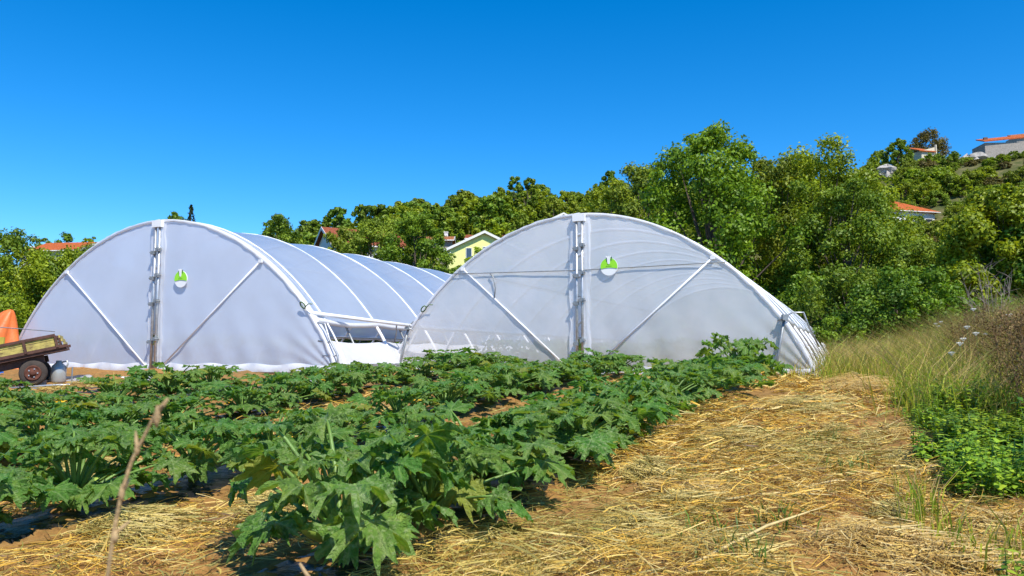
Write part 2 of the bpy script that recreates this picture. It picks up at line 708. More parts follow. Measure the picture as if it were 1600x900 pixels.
M['zleaf'] = zuc_leaf()
M['lf_walnut'] = leafmat('leaf_walnut', (0.077, 0.154, 0.008), (0.163, 0.280, 0.015), (0.302, 0.432, 0.025), .35, .5, True, .3)
M['lf_dark'] = leafmat('leaf_dark', (0.064, 0.130, 0.009), (0.131, 0.234, 0.015), (0.264, 0.365, 0.023), .3, .55, True, .35)
M['lf_olive'] = leafmat('leaf_olive', (0.089, 0.135, 0.010), (0.180, 0.259, 0.018), (0.321, 0.405, 0.032), .3, .6, True, .35)
M['lf_bright'] = leafmat('leaf_bright', (0.104, 0.175, 0.008), (0.230, 0.321, 0.015), (0.416, 0.504, 0.025), .35, .5, True, .35)
M['lf_rust'] = leafmat('leaf_rust', (.08, .075, .016), (.15, .135, .03), (.23, .19, .045), .3, .6, True, .4)
M['lf_conifer'] = leafmat('leaf_conifer', (.012, .028, .010), (.022, .045, .014), (.04, .07, .02), .15, .6, True, .3)
M['lf_weed'] = leafmat('leaf_weed', (0.080, 0.174, 0.016), (0.180, 0.335, 0.023), (0.399, 0.554, 0.039), .35, .5, True, .5)
M['lf_dryweed'] = leafmat('leaf_dry', (.10, .06, .025), (.19, .12, .05), (.30, .21, .09), .25, .8, True, .4)
# ================================================================== GROUND
def build_ground():
    D = [0.3, .7, 1.1]
    d = 1.4
    while d < 15:
        D.append(d)
        d *= 1.0075
    while d < 60:
        D.append(d)
        d *= 1.03
    while d < 1500:
        D.append(d)
        d *= 1.07
    D = np.array(D)
    th = np.concatenate([np.linspace(-36, 36, 200), np.linspace(38, 322, 60)])
    th = np.radians(th)
    dd, tt = np.meshgrid(D, th, indexing='ij')
    x = dd * np.sin(tt)
    y = dd * np.cos(tt)
    z = H(x, y)
    nd, nt_ = x.shape
    V = np.stack([x, y, z], -1).reshape(-1, 3)
    V = np.vstack([V, [[0, 0, H1(0, 0)]]])
    i = np.arange(nd - 1)[:, None]
    j = np.arange(nt_)[None, :]
    j2 = (j + 1) % nt_
    F = np.stack(np.broadcast_arrays(i * nt_ + j, i * nt_ + j2, (i + 1) * nt_ + j2, (i + 1) * nt_ + j), -1).reshape(-1, 4)
    faces = F[:, ::-1].tolist()
    c = len(V) - 1
    faces += [[c, (k + 1) % nt_, k] for k in range(nt_)]
    me = mesh_from('ground', V, faces, M['soil'], True)
    o = mobj('ground', me)
    o['kind'] = 'structure'


build_ground()

# ================================================================== TUNNELS
TW, TH = 4.0, 3.05


def prof(xn):
    """height fraction of the hoop at |x|/half width"""
    return max(0.0, 1 - abs(xn) ** 1.96) ** .75


def prof_pts(n=48, zmin=None, off=0.0, s0=-1, s1=1):
    """points along the hoop from left foot to right foot, evenly spread"""
    pts = []
    for k in range(n + 1):
        a = s0 + (s1 - s0) * k / n
        xn = math.sin(a * math.pi / 2)
        pts.append((TW * xn, TH * prof(xn)))
    out_ = []
    for k, (x, z) in enumerate(pts):
        x0, z0 = pts[max(k - 1, 0)]
        x1, z1 = pts[min(k + 1, n)]
        tx, tz = x1 - x0, z1 - z0
        L = math.hypot(tx, tz) or 1
        out_.append((x - tz / L * off, z + tx / L * off))
    return out_


def s_at_height(zf):
    lo, hi = 0.0, 1.0
    for _ in range(40):
        mid = (lo + hi) / 2
        if TH * prof(math.sin(mid * math.pi / 2)) > zf:
            lo = mid
        else:
            hi = mid
    return lo


def end_half(side, x0, y, nx=46, nz=26, seed=0, corner=False, x1=None, zlo=.06):
    """one half of the end wall: film stretched under the hoop, bellied and creased"""
    rows = []
    r = random.Random(seed)
    for i in range(nx + 1):
        t = i / nx
        xa = x0 + (TW * .992 - x0) * (1 - (1 - t) ** 1.35)
        top = TH * prof(xa / TW) - .015
        row = []
        for j in range(nz + 1):
            q = j / nz
            z = zlo + (max(top, zlo + .01) - zlo) * q
            bel = .02 * math.sin(math.pi * min(1, (xa - x0) / (TW - x0))) * math.sin(math.pi * q)
            w = .012 * math.sin(9 * xa + 4 * z + seed) * (1 - q) ** 2
            w += .02 * float(fbm(np.array([xa * 1.2 + seed]), np.array([z * 1.5]), 3)[0])
            # radiating creases from the lower outer corner
            ang = math.atan2(z + .05, TW - xa + .05)
            dc = math.hypot(z, TW - xa)
            w += .014 * math.sin(ang * 26 + seed) * math.exp(-dc / (.8 if corner else .45))
            # fine vertical pleats against the hoop
            w += .006 * math.sin(xa * 31 + 2 * math.sin(xa * 7)) * math.exp(-(top - z) / .10)
            row.append((side * xa, y - bel - w, z))
        rows.append(row)
    return rows


def make_tunnel(name, label, cxy, L, film, seed, vent_r, skirt, brace_back, half):
    global TW
    TW = half
    zg = H1(cxy[0], cxy[1], False)
    T = root(name, label, 'polytunnel', (cxy[0], cxy[1], zg), -PSI)
    nh = int(round(L / 2.0))
    # hoops
    hp = prof_pts(40)
    hoop_me = MB().tube([(x, 0, z) for x, z in hp], .022, 8).mesh('hoop', M['pvc'], True)
    seam_me = MB().tube([(x, 0, z) for x, z in hp], .035, 8).mesh('hoop', M['pvc'], True)
    for k in range(nh + 1):
        h = mobj('hoop', hoop_me if k == 0 else seam_me, T)
        h.location = (0, k * 2.0 + (.02 if k == 0 else 0), 0)
    # second end hoop close behind the first: the double edge of the photograph
    hp2 = prof_pts(40, off=.02)
    h = MB().tube([(x, .30, z) for x, z in hp2], .018, 8).build('end_hoop', M['pvc'], T, True)
    # roof film, sagging a little between the hoops, rolled up at both sides
    sR = s_at_height(vent_r)
    n = 56
    P = []
    ys = np.linspace(.05, L - .02, nh * 8 + 1)
    for yi, yy in enumerate(ys):
        ph = abs(math.sin(math.pi * yy / 2.0))
        row = []
        for k, (x, z) in enumerate(prof_pts(n, off=.030 - .055 * ph, s0=-sR, s1=sR)):
            e = abs(k / n * 2 - 1)
            wob = .03 * float(fbm(np.array([yy * 1.7 + seed * 9]), np.array([k * .35]), 2)[0])
            drop = .05 * ph * (e > .98)
            row.append((x, yy, z + wob - drop))
        P.append(row)
    MB().grid(P).build('roof_film', M['film_roof'], T, True)
    # rolled edge pipes
    for s in (-1, 1):
        pts = []
        for yy in np.linspace(.05, L - .02, 41):
            x, z = prof_pts(8, off=.03, s0=0, s1=s * sR)[-1]
            ph = abs(math.sin(math.pi * yy / 2.0))
            pts.append((x, yy, z - .05 * ph + .02 * math.sin(yy * .9 + seed)))
        MB().tube(pts, .05, 8).build('rolled_film', M['film_hem'], T, True)
        # skirt
        sK = s_at_height(skirt)
        P = []
        for yy in np.linspace(.05, L, 61):
            ph = abs(math.sin(math.pi * yy / 2.0))
            row = []
            for k in range(7):
                a = s * (sK + (1 - sK) * k / 6)
                xn = math.sin(a * math.pi / 2)
                row.append((TW * xn + s * (.02 - .03 * ph * (1 - k / 6)), yy, TH * prof(xn) - .05 * ph * (k == 0) + .004))
            P.append(row)
        MB().grid(P).build('skirt_film', M['film_hem'], T, True)
        MB().box((s * (TW - .02), L / 2, .06), (.05, L - .1, .2)).build('base_board', M['galv_dull'], T)
        # purlins
        for a in (.42, .68):
            xn = math.sin(s * a * math.pi / 2)
            MB().tube([(TW * xn * .985, .1, TH * prof(xn) - .07), (TW * xn * .985, L - .1, TH * prof(xn) - .07)], .02, 6).build('purlin', M['galv'], T, True)
    # end walls
    gap = .10
    for s in (-1, 1):
        fr = MB().grid(end_half(s, gap, -.02, seed=seed + s, corner=(s > 0))).build('end_film', film, T, True)
        # outer hem that wraps the hoop
        P = []
        for k, ((x, z), (x2, z2)) in enumerate(zip(prof_pts(90, off=.026, s0=0, s1=s * .985), prof_pts(90, off=-.030, s0=0, s1=s * .985))):
            cr = .010 * float(fbm(np.array([k * .55 + seed * 3]), np.array([s * 7.0]), 3)[0]) * 4
            P.append([(x, .10, z + .004), (x * 1.0, -.035, z), ((x + x2) / 2, -.052 + cr * .6, (z + z2) / 2), (x2, -.042 + cr * .5, max(.03, z2 + cr))])
        MB().grid(P).build('film_hem', M['film_hem'], T, True)
        # doubled strip of film beside the centre posts
        P = []
        for k in range(61):
            z = .03 + (TH - .10) * k / 60
            w = .13 + .07 * float(fbm(np.array([k * .16 + seed * 3]), np.array([s * 5.0]), 3)[0])
            P.append([(s * (gap - .025 + w * j / 5), -.058 - .006 * math.sin(j * 2.2 + k * .12) - .012 * float(fbm(np.array([k * .3 + j]), np.array([s * 3.0 + j * .4]), 2)[0]), z) for j in range(6)])
        MB().grid(P).build('post_hem', M['post_hem'], T, True)
        po = MB().tube([(s * .055, -.085, -.25), (s * .055, -.085, TH - .06)], .026, 10).build('centre_post', M['galv'], T, True)
        for zc in (2.42, 1.9, 1.38, .62):
            MB().box((s * .062, -.115, zc + .03 * s), (.085, .085, .07)).tube([(s * .10, -.17, zc + .03 * s), (s * .10, -.05, zc + .03 * s)], .014, 6).build('clamp', M['galv_dull'], po)
        # diagonal brace
        bx, bz = .60 * TW, TH * prof(.60) - .06
        yb = -.058 if s < 0 else brace_back
        MB().tube([(s * bx, yb, bz), (s * .16, yb, .06)], .017, 8).build('brace', M['pvc'], T, True)
        MB().box((s * bx, yb, bz), (.08, .04, .06)).build('brace_clamp', M['pvc'], T)
        # bottom fold of the end film
        P = []
        for k in range(51):
            x = .12 + (TW - .2) * k / 50
            P.append([(s * x, -.05 - .03 * math.sin(k * .8 + seed), .16 + .02 * math.sin(k * .5)), (s * x, -.09 - .02 * math.sin(k * 1.3), .08), (s * x, -.06 - .05 * abs(math.sin(k * .7)), .015)])
        MB().grid(P).build('bottom_fold', M['film_hem'], T, True)
    MB().grid(end_half(1, 0, L, seed=9)).grid(end_half(-1, 0, L, seed=5)).build('rear_film', film, T, True)
    MB().box((0, -.085, TH - .07), (.24, .09, .14)).build('ridge_plate', M['pvc'], T)
    return T, zg


LXY = uv2xy(12.0, -12.86)
RXY = uv2xy(14.37, -4.68)
TL, zL = make_tunnel('polytunnel', 'polytunnel with bluish milky film standing behind the farm trailer', LXY, 20, M['film_a'], 3, .95, .60, -.058, 4.35)
TR, zR = make_tunnel('polytunnel', 'polytunnel with thin greyish see-through end beside the straw path', RXY, 18, M['film_b'], 8, .98, .30, -.058, 4.12)

# horizontal wire and hanging cable in the thin-film tunnel
zt = 1.98
xw = TW * .655
wp = [(x, -.068 + .002 * math.sin(x), zt + .035 * (abs(x) / xw)) for x in np.linspace(-xw, xw, 25)]
MB().tube(wp, .009, 6).build('wire', M['galv_dull'], TR, True)
MB().tube([(-1.85, -.085, 1.99), (-1.78, -.085, 1.9), (-1.74, -.085, 1.7), (-1.76, -.085, 1.5)], .012, 6).build('hanging_cable', M['galv_dull'], TR, True)


def badge(T, x, z):
    """round badge: green top half, white bottom half, small white figure on the rim, dark line of print"""
    r = .165
    y = -.085
    b = MB()
    b.lathe([(r, 0), (r, .012)], 40, 'y', (x, y, z))
    o = b.build('badge', M['badge_white'], T)
    pts = []
    for k in range(25):
        a = math.radians(-4 + (180 + 8) * k / 24)
        pts.append(Vector((x + r * .985 * math.cos(a), y - .004, z + r * .985 * math.sin(a))))
    low = [Vector((x + r * .95 * (-1 + 2 * k / 12), y - .004, z - .038 + .02 * math.cos((k / 6 - 1) * 1.6))) for k in range(13)]
    MB().poly_prism(pts + low, (0, -.004, 0)).build('badge_field', M['badge_green'], o)
    fig = [(-.022, .055), (-.030, .10), (-.036, .165), (-.060, .195), (-.052, .205), (-.022, .19), (-.010, .205), (.004, .185), (.030, .205), (.044, .20), (.026, .165), (.022, .10), (.018, .055), (0, .045)]
    MB().poly_prism([Vector((x + a, y - .009, z + c)) for a, c in fig][::-1], (0, -.006, 0)).build('badge_figure', M['badge_white'], o)
    for sx, sz in ((-.045, .15), (.05, .165), (-.04, .115), (.044, .13)):
        MB().poly_prism([Vector((x + sx + .012 * math.cos(q), y - .009, z + sz + .02 * math.sin(q))) for q in np.linspace(0, 2 * math.pi, 9)[:-1]], (0, -.004, 0)).build('badge_leaf', M['badge_dark'], o)
    for k, w in enumerate((.018, .012, .02, .014, .016)):
        MB().box((x - .045 + k * .021, y - .009, z + .010), (w * .8, .003, .011)).build('badge_print', M['badge_dark'], o)


badge(TL, .66, 1.83)
badge(TR, .58, 2.02)


def l2w(T, p):
    return Matrix.Translation(T.location) @ Matrix.Rotation(-PSI, 4, 'Z') @ Vector(p)


# tie pipe between the two tunnels
def hoop_pt(T, s, z, dy=0.0, off=0.0):
    a = s_at_height(z)
    xn = math.sin(s * a * math.pi / 2)
    return l2w(T, ((4.35 if T is TL else 4.12) * xn + off, dy, z))


a = hoop_pt(TL, 1, 1.10, .02, .03)
b = hoop_pt(TR, -1, .98, .0, -.03)
o = MB().tube([a + (a - b).normalized() * .05, b - (a - b).normalized() * .12], .036, 10).build('tie_pipe', M['pvc'], None, True)
tag(o, 'white tie pipe bridging the gap between the two polytunnels', 'pipe')
o = MB().tube([b + Vector((-.16, -.05, -.05)), b + Vector((-.06, -.06, .0)), b + Vector((.02, -.05, .08)), b + Vector((.10, -.04, .11))], .012, 6).build('pipe_hook', M['galv_dull'], None, True)
tag(o, 'dark bent wire hook holding the tie pipe to its hoop', 'hook')


def rope(T, s, z, lab):
    c = hoop_pt(T, s, z, -.05)
    b = MB()
    tx = Vector((CP, -SP, 0))
    pts = []
    for k in range(18):
        q = k / 17 * 4 * math.pi
        pts.append(c + tx * (.06 * math.cos(q)) + Vector((0, 0, .05 * math.sin(q) + .03 * math.cos(q) * s * -1)) + Vector((0, -.05 - .03 * math.sin(q), 0)))
    b.tube(pts, .012, 5)
    b.tube([pts[-1], pts[-1] + tx * .07 + Vector((0, -.02, .05)), pts[-1] + tx * .16 + Vector((0, -.02, .045))], .009, 5)
    tag(b.build('rope_tie', M['rope'], None, True), lab, 'rope')


rope(TL, 1, 1.24, 'green rope knotted round the hoop of the bluish polytunnel')
rope(TR, -1, 1.32, 'green rope knotted round the hoop of the greyish polytunnel')


# crank frames that roll up the side film
def crank(T, s, lab, hi, lean, flip):
    p0 = hoop_pt(T, s, hi, -.05, s * .06) - T.location
    c = root('film_crank', lab, 'crank', tuple(T.location))
    lx = Vector((CP, -SP, 0)) * s
    out = Vector((-SP, -CP, 0))
    foot = p0 + lx * lean
    foot.z = H1(T.location.x + foot.x, T.location.y + foot.y) - zL * 0 - T.location.z - .08
    MB().tube([p0 + Vector((0, 0, .05)), p0 * .5 + foot * .5 + out * .05, foot + out * .1], .024, 8).build('pole', M['galv_dull'], c, True)
    MB().tube([p0 + lx * .02 - lx * .14 + Vector((0, 0, -.06)) + out * .06, p0 + out * .07, p0 + lx * .12 + Vector((0, 0, .08)) + out * .05, p0 + lx * .30 + Vector((0, 0, .08)), p0 + lx * .36 + Vector((0, 0, -.12)) - out * .1, p0 + lx * .52 + Vector((0, 0, -.5)) - out * .2], .016, 6).build('handle', M['galv'], c, True)
    MB().box(p0 + out * .05, (.09, .09, .10)).build('gear_box', M['galv_dull'], c)


crank(TR, 1, 'leaning roll-up crank pole at the grassy corner of the greyish polytunnel', 1.02, -.22, 1)
crank(TR, -1, 'dark slanted crank pole beside the tie pipe at the greyish polytunnel', .95, .20, 1)
# bent side frame of the left tunnel
c = hoop_pt(TL, 1, .92, -.02, .05)
fx = Vector((CP, -SP, 0))
o = MB().tube([c, c + fx * .16 + Vector((0, 0, -.03)), c + fx * .26 + Vector((0, 0, -.30)), c + fx * .44 + Vector((0, 0, -.58)), c + fx * .5 + Vector((0, 0, -.95))], .02, 7)
o.tube([c + fx * .02 + Vector((0, 0, -.33)), c + fx * .30 + Vector((0, .02, -.36))], .016, 6)
o.tube([c + fx * .12 + Vector((0, 0, -.60)), c + fx * .46 + Vector((0, .02, -.60))], .016, 6)
tag(o.build('side_frame', M['galv'], None, True), 'bent grey pipe frame at the corner foot of the bluish polytunnel', 'frame')
# braces standing in the side opening of the right tunnel and pale side studs
for T, L_, hi in ((TR, 18, 1.0), (TL, 20, .95)):
    TW = 4.12 if T is TR else 4.35
    for k in range(int(L_)):
        if k % 2 == 0:
            continue
        a0 = s_at_height(hi)
        for s in ((1,) if T is TR else (1, -1)):
            x0 = TW * math.sin(s * a0 * math.pi / 2)
            MB().tube([(x0 * .985, k, hi), (s * TW * .985, k, .05)], .022, 6).build('side_stud', M['galv'] if T is TR else M['galv_dull'], T, True)
# inside: worn rows of growing crop seen dimly through the thin film
def bed(T, x, L_, seed):
    r = np.random.default_rng(seed)
    n = 2600
    c = np.stack([x + r.normal(0, .22, n), r.uniform(1.2, L_ - 1, n), r.uniform(.02, .75, n) ** 1.2], 1)
    d = r.normal(size=(n, 3))
    d /= np.linalg.norm(d, axis=1)[:, None]
    e = np.cross(d, r.normal(size=(n, 3)))
    e /= np.linalg.norm(e, axis=1)[:, None]
    s = r.uniform(.05, .11, n)[:, None]
    V = np.concatenate([c - d * s, c + e * s * .5, c + d * s, c - e * s * .5], 1).reshape(-1, 3)
    F = np.arange(4 * n).reshape(-1, 4)
    return mesh_from('crop', V, F, M['lf_dark'], fattr=r.random(n))


for k, x in enumerate((-2.6, -1.3, 1.3, 2.6)):
    p = l2w(TR, (0, 0, 0))
    o = mobj('crop_row', bed(TR, x, 17, 40 + k))
    o.location = p
    o.rotation_euler = (0, 0, -PSI)
    o['kind'] = 'stuff'
    tag(o, 'row of leafy green crop growing inside the greyish polytunnel', 'crop', 'crop rows inside the tunnel')
# ================================================================== TREES
def leaf_cloud(seed, clumps, per_clump, size, up=.35, droop=0.0, squash=.8):
    """leaf faces spread through clumps; returns verts, faces, random per face"""
    r = np.random.default_rng(seed)
    C = np.array([c[:3] for c in clumps])
    R = np.array([c[3] for c in clumps])
    n_each = np.maximum(8, (per_clump * (R / R.mean()) ** 2).astype(int))
    idx = np.repeat(np.arange(len(C)), n_each)
    n = len(idx)
    d = r.normal(size=(n, 3))
    d /= np.linalg.norm(d, axis=1)[:, None]
    rad = R[idx] * (r.random(n) ** .45) * (1 + .18 * r.normal(size=n))
    p = C[idx] + d * rad[:, None] * np.array([1, 1, squash])
    nrm = d + r.normal(size=(n, 3)) * .7 + np.array([0, 0, up])
    nrm /= np.linalg.norm(nrm, axis=1)[:, None]
    t = np.cross(nrm, r.normal(size=(n, 3)))
    t /= np.linalg.norm(t, axis=1)[:, None] + 1e-9
    b = np.cross(nrm, t)
    s = size * r.uniform(.6, 1.35, n)[:, None]
    fold = nrm * s * .18
    V = np.stack([p - t * s * .5, p + b * s * .30 + fold, p + t * s * .55, p - b * s * .30 + fold], 1).reshape(-1, 3)
    F = np.arange(4 * n).reshape(-1, 4)
    cl = r.random(len(C))
    rn = np.clip(.35 * cl[idx] + .65 * r.random(n), 0, 1)
    return V, F, rn


def tree_shape(seed, h, rx, base=.12, n_cl=34, ragged=.25, top_pow=1.0):
    """clump centres filling an uneven crown of height h and radius rx (origin at the foot)"""
    r = np.random.default_rng(seed)
    out_ = []
    lobes = r.uniform(0, 2 * math.pi, 3)
    for k in range(n_cl):
        q = (k + .5) / n_cl
        zf = base + (1 - base) * q ** .85
        # radius envelope
        e = math.sin(math.pi * min(1, (zf - base) / (1 - base) * .80 + .17)) ** .7
        a = k * 2.39996 + r.uniform(-.5, .5)
        e *= 1 + ragged * (math.cos(2 * (a - lobes[0])) * .5 + math.cos(3 * (a - lobes[1])) * .4 + r.normal() * .35)
        rr = rx * e * r.uniform(.45, .9) ** .5
        cr = rx * r.uniform(.20, .36) * (1 - .35 * q)
        out_.append((rr * math.cos(a), rr * math.sin(a), zf * h - cr * .6, cr))
        if k % 5 == 0:   # sprays that break the outline
            out_.append((rr * 1.12 * math.cos(a + .2), rr * 1.12 * math.sin(a + .2), min(zf * h + rx * .12, h), cr * .45))
    for k in range(3):
        out_.append((r.normal() * rx * .25, r.normal() * rx * .25, h * r.uniform(.92, 1.0), rx * r.uniform(.12, .2)))
    return out_


def trunk_mesh(seed, h, rx, clumps, r0):
    r = random.Random(seed)
    b = MB()
    top = h * .62
    spine = [Vector((0, 0, -.3))]
    for k in range(1, 7):
        spine.append(Vector((r.uniform(-1, 1) * .04 * h * k / 6, r.uniform(-1, 1) * .04 * h * k / 6, top * k / 6)))
    b.tube(spine, [r0 * (1.15 - .75 * k / 6) for k in range(7)], 8)
    for c in clumps[::2]:
        p = Vector(c[:3])
        k = max(1, min(5, int(6 * p.z / h * .75)))
        s = spine[k]
        m1 = s.lerp(p, .5) + Vector((r.uniform(-.1, .1), r.uniform(-.1, .1), -.06 * h * .3))
        b.tube([s, m1, p], [r0 * .38, r0 * .2, r0 * .06], 5, False)
    return b.mesh('trunk', M['bark'], True)


def tree_meshes(seed, h, rx, mat, n_leaf, lsize, base=.12, n_cl=34, r0=None, ragged=.25):
    cl = tree_shape(seed, h, rx, base, n_cl, ragged)
    V, F, rn = leaf_cloud(seed, cl, n_leaf / len(cl), lsize)
    crown = mesh_from('crown', V, F, mat, fattr=rn)
    return trunk_mesh(seed, h, rx, cl, r0 or h * .022), crown


def put_tree(name, label, pair, loc, rz=0, sc=(1, 1, 1), group=None, cat='tree'):
    t = root(name, label, cat, loc, rz, group)
    t.scale = sc
    mobj('trunk', pair[0], t)
    mobj('crown', pair[1], t)
    return t


def near_tree(name, label, px, top, Y, rx, mat, n, ls, seed, base=.1, n_cl=36, ragged=.25, cat='tree'):
    p = at(px, top, Y)
    zg = H1(p.x, p.y, False)
    h = max(1.0, p.z - zg)
    k = 1.5 if Y < 100 else 1.0
    pair = tree_meshes(seed, h * 1.02, rx, mat, n * k, ls * (.80 if Y < 100 else 1.0), base, n_cl, None, ragged)
    return put_tree(name, label, pair, (p.x, p.y, zg), rnd.uniform(0, 6), cat=cat)


near_tree('walnut_tree', 'tall bright green walnut tree with ragged top behind the greyish polytunnel', 1112, 212, 40, 4.1, M['lf_walnut'], 30000, .24, 21, .04, 60, .32)
near_tree('broadleaf_tree', 'rounded dull green tree standing just right of the tall walnut', 1215, 250, 44, 4.2, M['lf_olive'], 24000, .22, 22, .04, 50)
near_tree('broadleaf_tree', 'broad dense tree with high rounded top below the hilltop shed', 1285, 240, 43, 4.6, M['lf_bright'], 26000, .21, 23, .04, 54)
near_tree('broadleaf_tree', 'dense green tree in front of the house with hipped orange roof', 1328, 296, 38, 3.1, M['lf_dark'], 26000, .19, 24, .02, 54)
near_tree('broadleaf_tree', 'low spreading olive green tree under the hipped roof house', 1432, 385, 36, 2.8, M['lf_olive'], 20000, .17, 25, .02, 46)
near_tree('broadleaf_tree', 'yellowish green tree at the bramble edge, rightmost beneath the rocky slope', 1562, 303, 30, 2.3, M['lf_bright'], 22000, .19, 26, .28, 44, .35)
near_tree('broadleaf_tree', 'dark leafy tree behind the dry brown weeds', 1655, 320, 29, 2.8, M['lf_dark'], 16000, .19, 27, .22, 40)
near_tree('broadleaf_tree', 'dark tree filling the shade below the yellowish green tree', 1500, 392, 40, 2.8, M['lf_dark'], 16000, .19, 28, .02, 40)
near_tree('broadleaf_tree', 'olive green tree to the left of the tall walnut', 1010, 272, 50, 4.0, M['lf_olive'], 20000, .24, 29, .05, 44)
near_tree('broadleaf_tree', 'small bright tree peeping over the roof ridge of the greyish polytunnel', 955, 292, 60, 4.0, M['lf_bright'], 16000, .27, 30, .05, 40)
near_tree('hedge_bush', 'leafy bush growing against the flank of the greyish polytunnel', 1330, 425, 31, 2.6, M['lf_dark'], 16000, .16, 31, .0, 40, .2, 'bush')
near_tree('hedge_bush', 'dark bush between the flank of the tunnel and the meadow', 1265, 430, 36, 2.4, M['lf_dark'], 12000, .17, 32, .0, 36, .2, 'bush')
near_tree('hedge_bush', 'broad dark green bush at the back of the yellow grass', 1400, 430, 28, 2.4, M['lf_dark'], 16000, .15, 33, .0, 40, .2, 'bush')
near_tree('hedge_bush', 'fresh green bush beside the leafless twiggy shrub', 1478, 455, 26, 1.7, M['lf_walnut'], 10000, .14, 34, .0, 30, .2, 'bush')
near_tree('hedge_bush', 'low bright shrub tucked beside the tunnel flank in the grass', 1302, 500, 24, .9, M['lf_walnut'], 4000, .10, 35, .0, 18, .2, 'bush')
near_tree('hedge_bush', 'dark bramble bush behind the white flower heads', 1590, 470, 24, 1.8, M['lf_dark'], 9000, .14, 36, .0, 28, .2, 'bush')
# middle distance
near_tree('broadleaf_tree', 'dark rounded tree standing left of the yellow house', 650, 337, 66, 3.4, M['lf_dark'], 18000, .27, 41, .02, 44)
near_tree('broadleaf_tree', 'olive tree behind the roof of the bluish polytunnel', 590, 345, 70, 4.2, M['lf_olive'], 16000, .28, 42, .02, 40)
near_tree('broadleaf_tree', 'tree beside the brown gabled roof', 541, 362, 74, 3.4, M['lf_olive'], 12000, .3, 43, .02, 34)
near_tree('broadleaf_tree', 'dark tree covering the foot of the yellow house', 712, 420, 78, 2.8, M['lf_dark'], 14000, .3, 44, .0, 36)
near_tree('broadleaf_tree', 'small tree left of the brown gabled roof', 440, 347, 92, 4.0, M['lf_dark'], 11000, .34, 45, .05, 34)
near_tree('broadleaf_tree', 'bushy tree above the ridge of the bluish polytunnel beside the spruce', 283, 338, 84, 3.2, M['lf_dark'], 8000, .3, 46, .05, 26)
near_tree('broadleaf_tree', 'dense rounded tree behind the orange tarpaulin', 8, 368, 46, 3.9, M['lf_dark'], 22000, .2, 47, .0, 46)
near_tree('broadleaf_tree', 'leafy tree in front of the low orange roof', 78, 398, 46, 3.6, M['lf_bright'], 20000, .2, 48, .0, 46)
near_tree('broadleaf_tree', 'dark leafy tree touching the arch of the bluish polytunnel', 142, 392, 48, 3.2, M['lf_dark'], 16000, .2, 49, .0, 40)
near_tree('broadleaf_tree', 'small tree rising behind the white gable wall', 70, 373, 175, 3.2, M['lf_dark'], 3000, .45, 50, .05, 20)
near_tree('broadleaf_tree', 'pair of crowns rising behind the low orange roof', 104, 368, 175, 4.6, M['lf_dark'], 4000, .5, 51, .05, 22)
near_tree('broadleaf_tree', 'small tree at the right end of the low orange roof', 141, 372, 170, 2.8, M['lf_olive'], 2600, .45, 52, .05, 18)


# spruce tip behind the left tunnel
def spruce(px, top, Y):
    p = at(px, top, Y)
    zg = H1(p.x, p.y, False)
    h = p.z - zg
    r = np.random.default_rng(5)
    cl = []
    for k in range(70):
        q = k / 69
        z = h * (.25 + .75 * q)
        rr = (1 - q) * h * .17 + .05
        for a in np.linspace(0, 6.28, max(3, int(9 * (1 - q))), endpoint=False):
            a += r.uniform(0, 1)
            cl.append((rr * .75 * math.cos(a), rr * .75 * math.sin(a), z, max(.12, rr * .38)))
    V, F, rn = leaf_cloud(6, cl, 22, .22, .1, 0, .45)
    crown = mesh_from('crown', V, F, M['lf_conifer'], fattr=rn)
    trunk = MB().tube([(0, 0, -.3), (0, 0, h * .5), (0, 0, h * .98)], [.22, .12, .02], 7).mesh('trunk', M['bark'])
    put_tree('spruce_tree', 'dark pointed spruce top showing above the ridge of the bluish polytunnel', (trunk, crown), (p.x, p.y, zg))


spruce(299, 321, 84)

# ================================================================== HOUSES
M['wall_yellow'] = plain('render_yellow', (.82, .82, .30), .85, 0, .06, 3, .15)
M['wall_cream'] = plain('render_cream', (.62, .56, .42), .9, 0, .2, 3, .2)
M['wall_white'] = plain('render_white', (.74, .74, .72), .9, 0, .1, 3, .15)
M['wall_stone'] = plain('stone_wall', (.36, .32, .28), .95, 0, .3, 2, .4)
M['wood_and_shade'] = plain('brown_wood_and_shade', (.14, .075, .04), .8, 0, .3, 6, .3)  # brown wood; on the yellow house it paints in the balcony's shade
M['fascia'] = plain('fascia_white', (.78, .76, .72), .6, 0, .08, 4, .1)
M['blind'] = plain('blue_blind', (.05, .09, .14), .4, 0, .2, 8, .1)
M['glass'] = plain('dark_glass', (.03, .04, .05), .12, 0, .2, 3, .02)


def tilemat(name, c):
    m, nt, out = newmat(name)
    tc = nt.nodes.new('ShaderNodeTexCoord')
    w = nt.nodes.new('ShaderNodeTexWave')
    w.inputs['Scale'].default_value = 3.4
    w.inputs['Distortion'].default_value = .6
    w.bands_direction = 'X'
    nt.links.new(tc.outputs['Object'], w.inputs[0])
    n = noise(nt, 2.2, 6, .75)
    cc = ramp(nt, [(.3, tuple(k * .55 for k in c)), (.5, c), (.75, tuple(min(1, k * 1.35) for k in c))], n.outputs[0])
    pbsdf(nt, out, cc, .85, 0, bump(nt, w.outputs[0], .8, .06), .2)
    return m


M['tile_orange'] = tilemat('roof_tile_orange', (.52, .13, .035))
M['tile_red'] = tilemat('roof_tile_red', (.30, .085, .04))
M['tile_worn'] = tilemat('roof_tile_worn', (.40, .15, .06))
M['tile_grey'] = tilemat('roof_tile_grey', (.20, .17, .16))


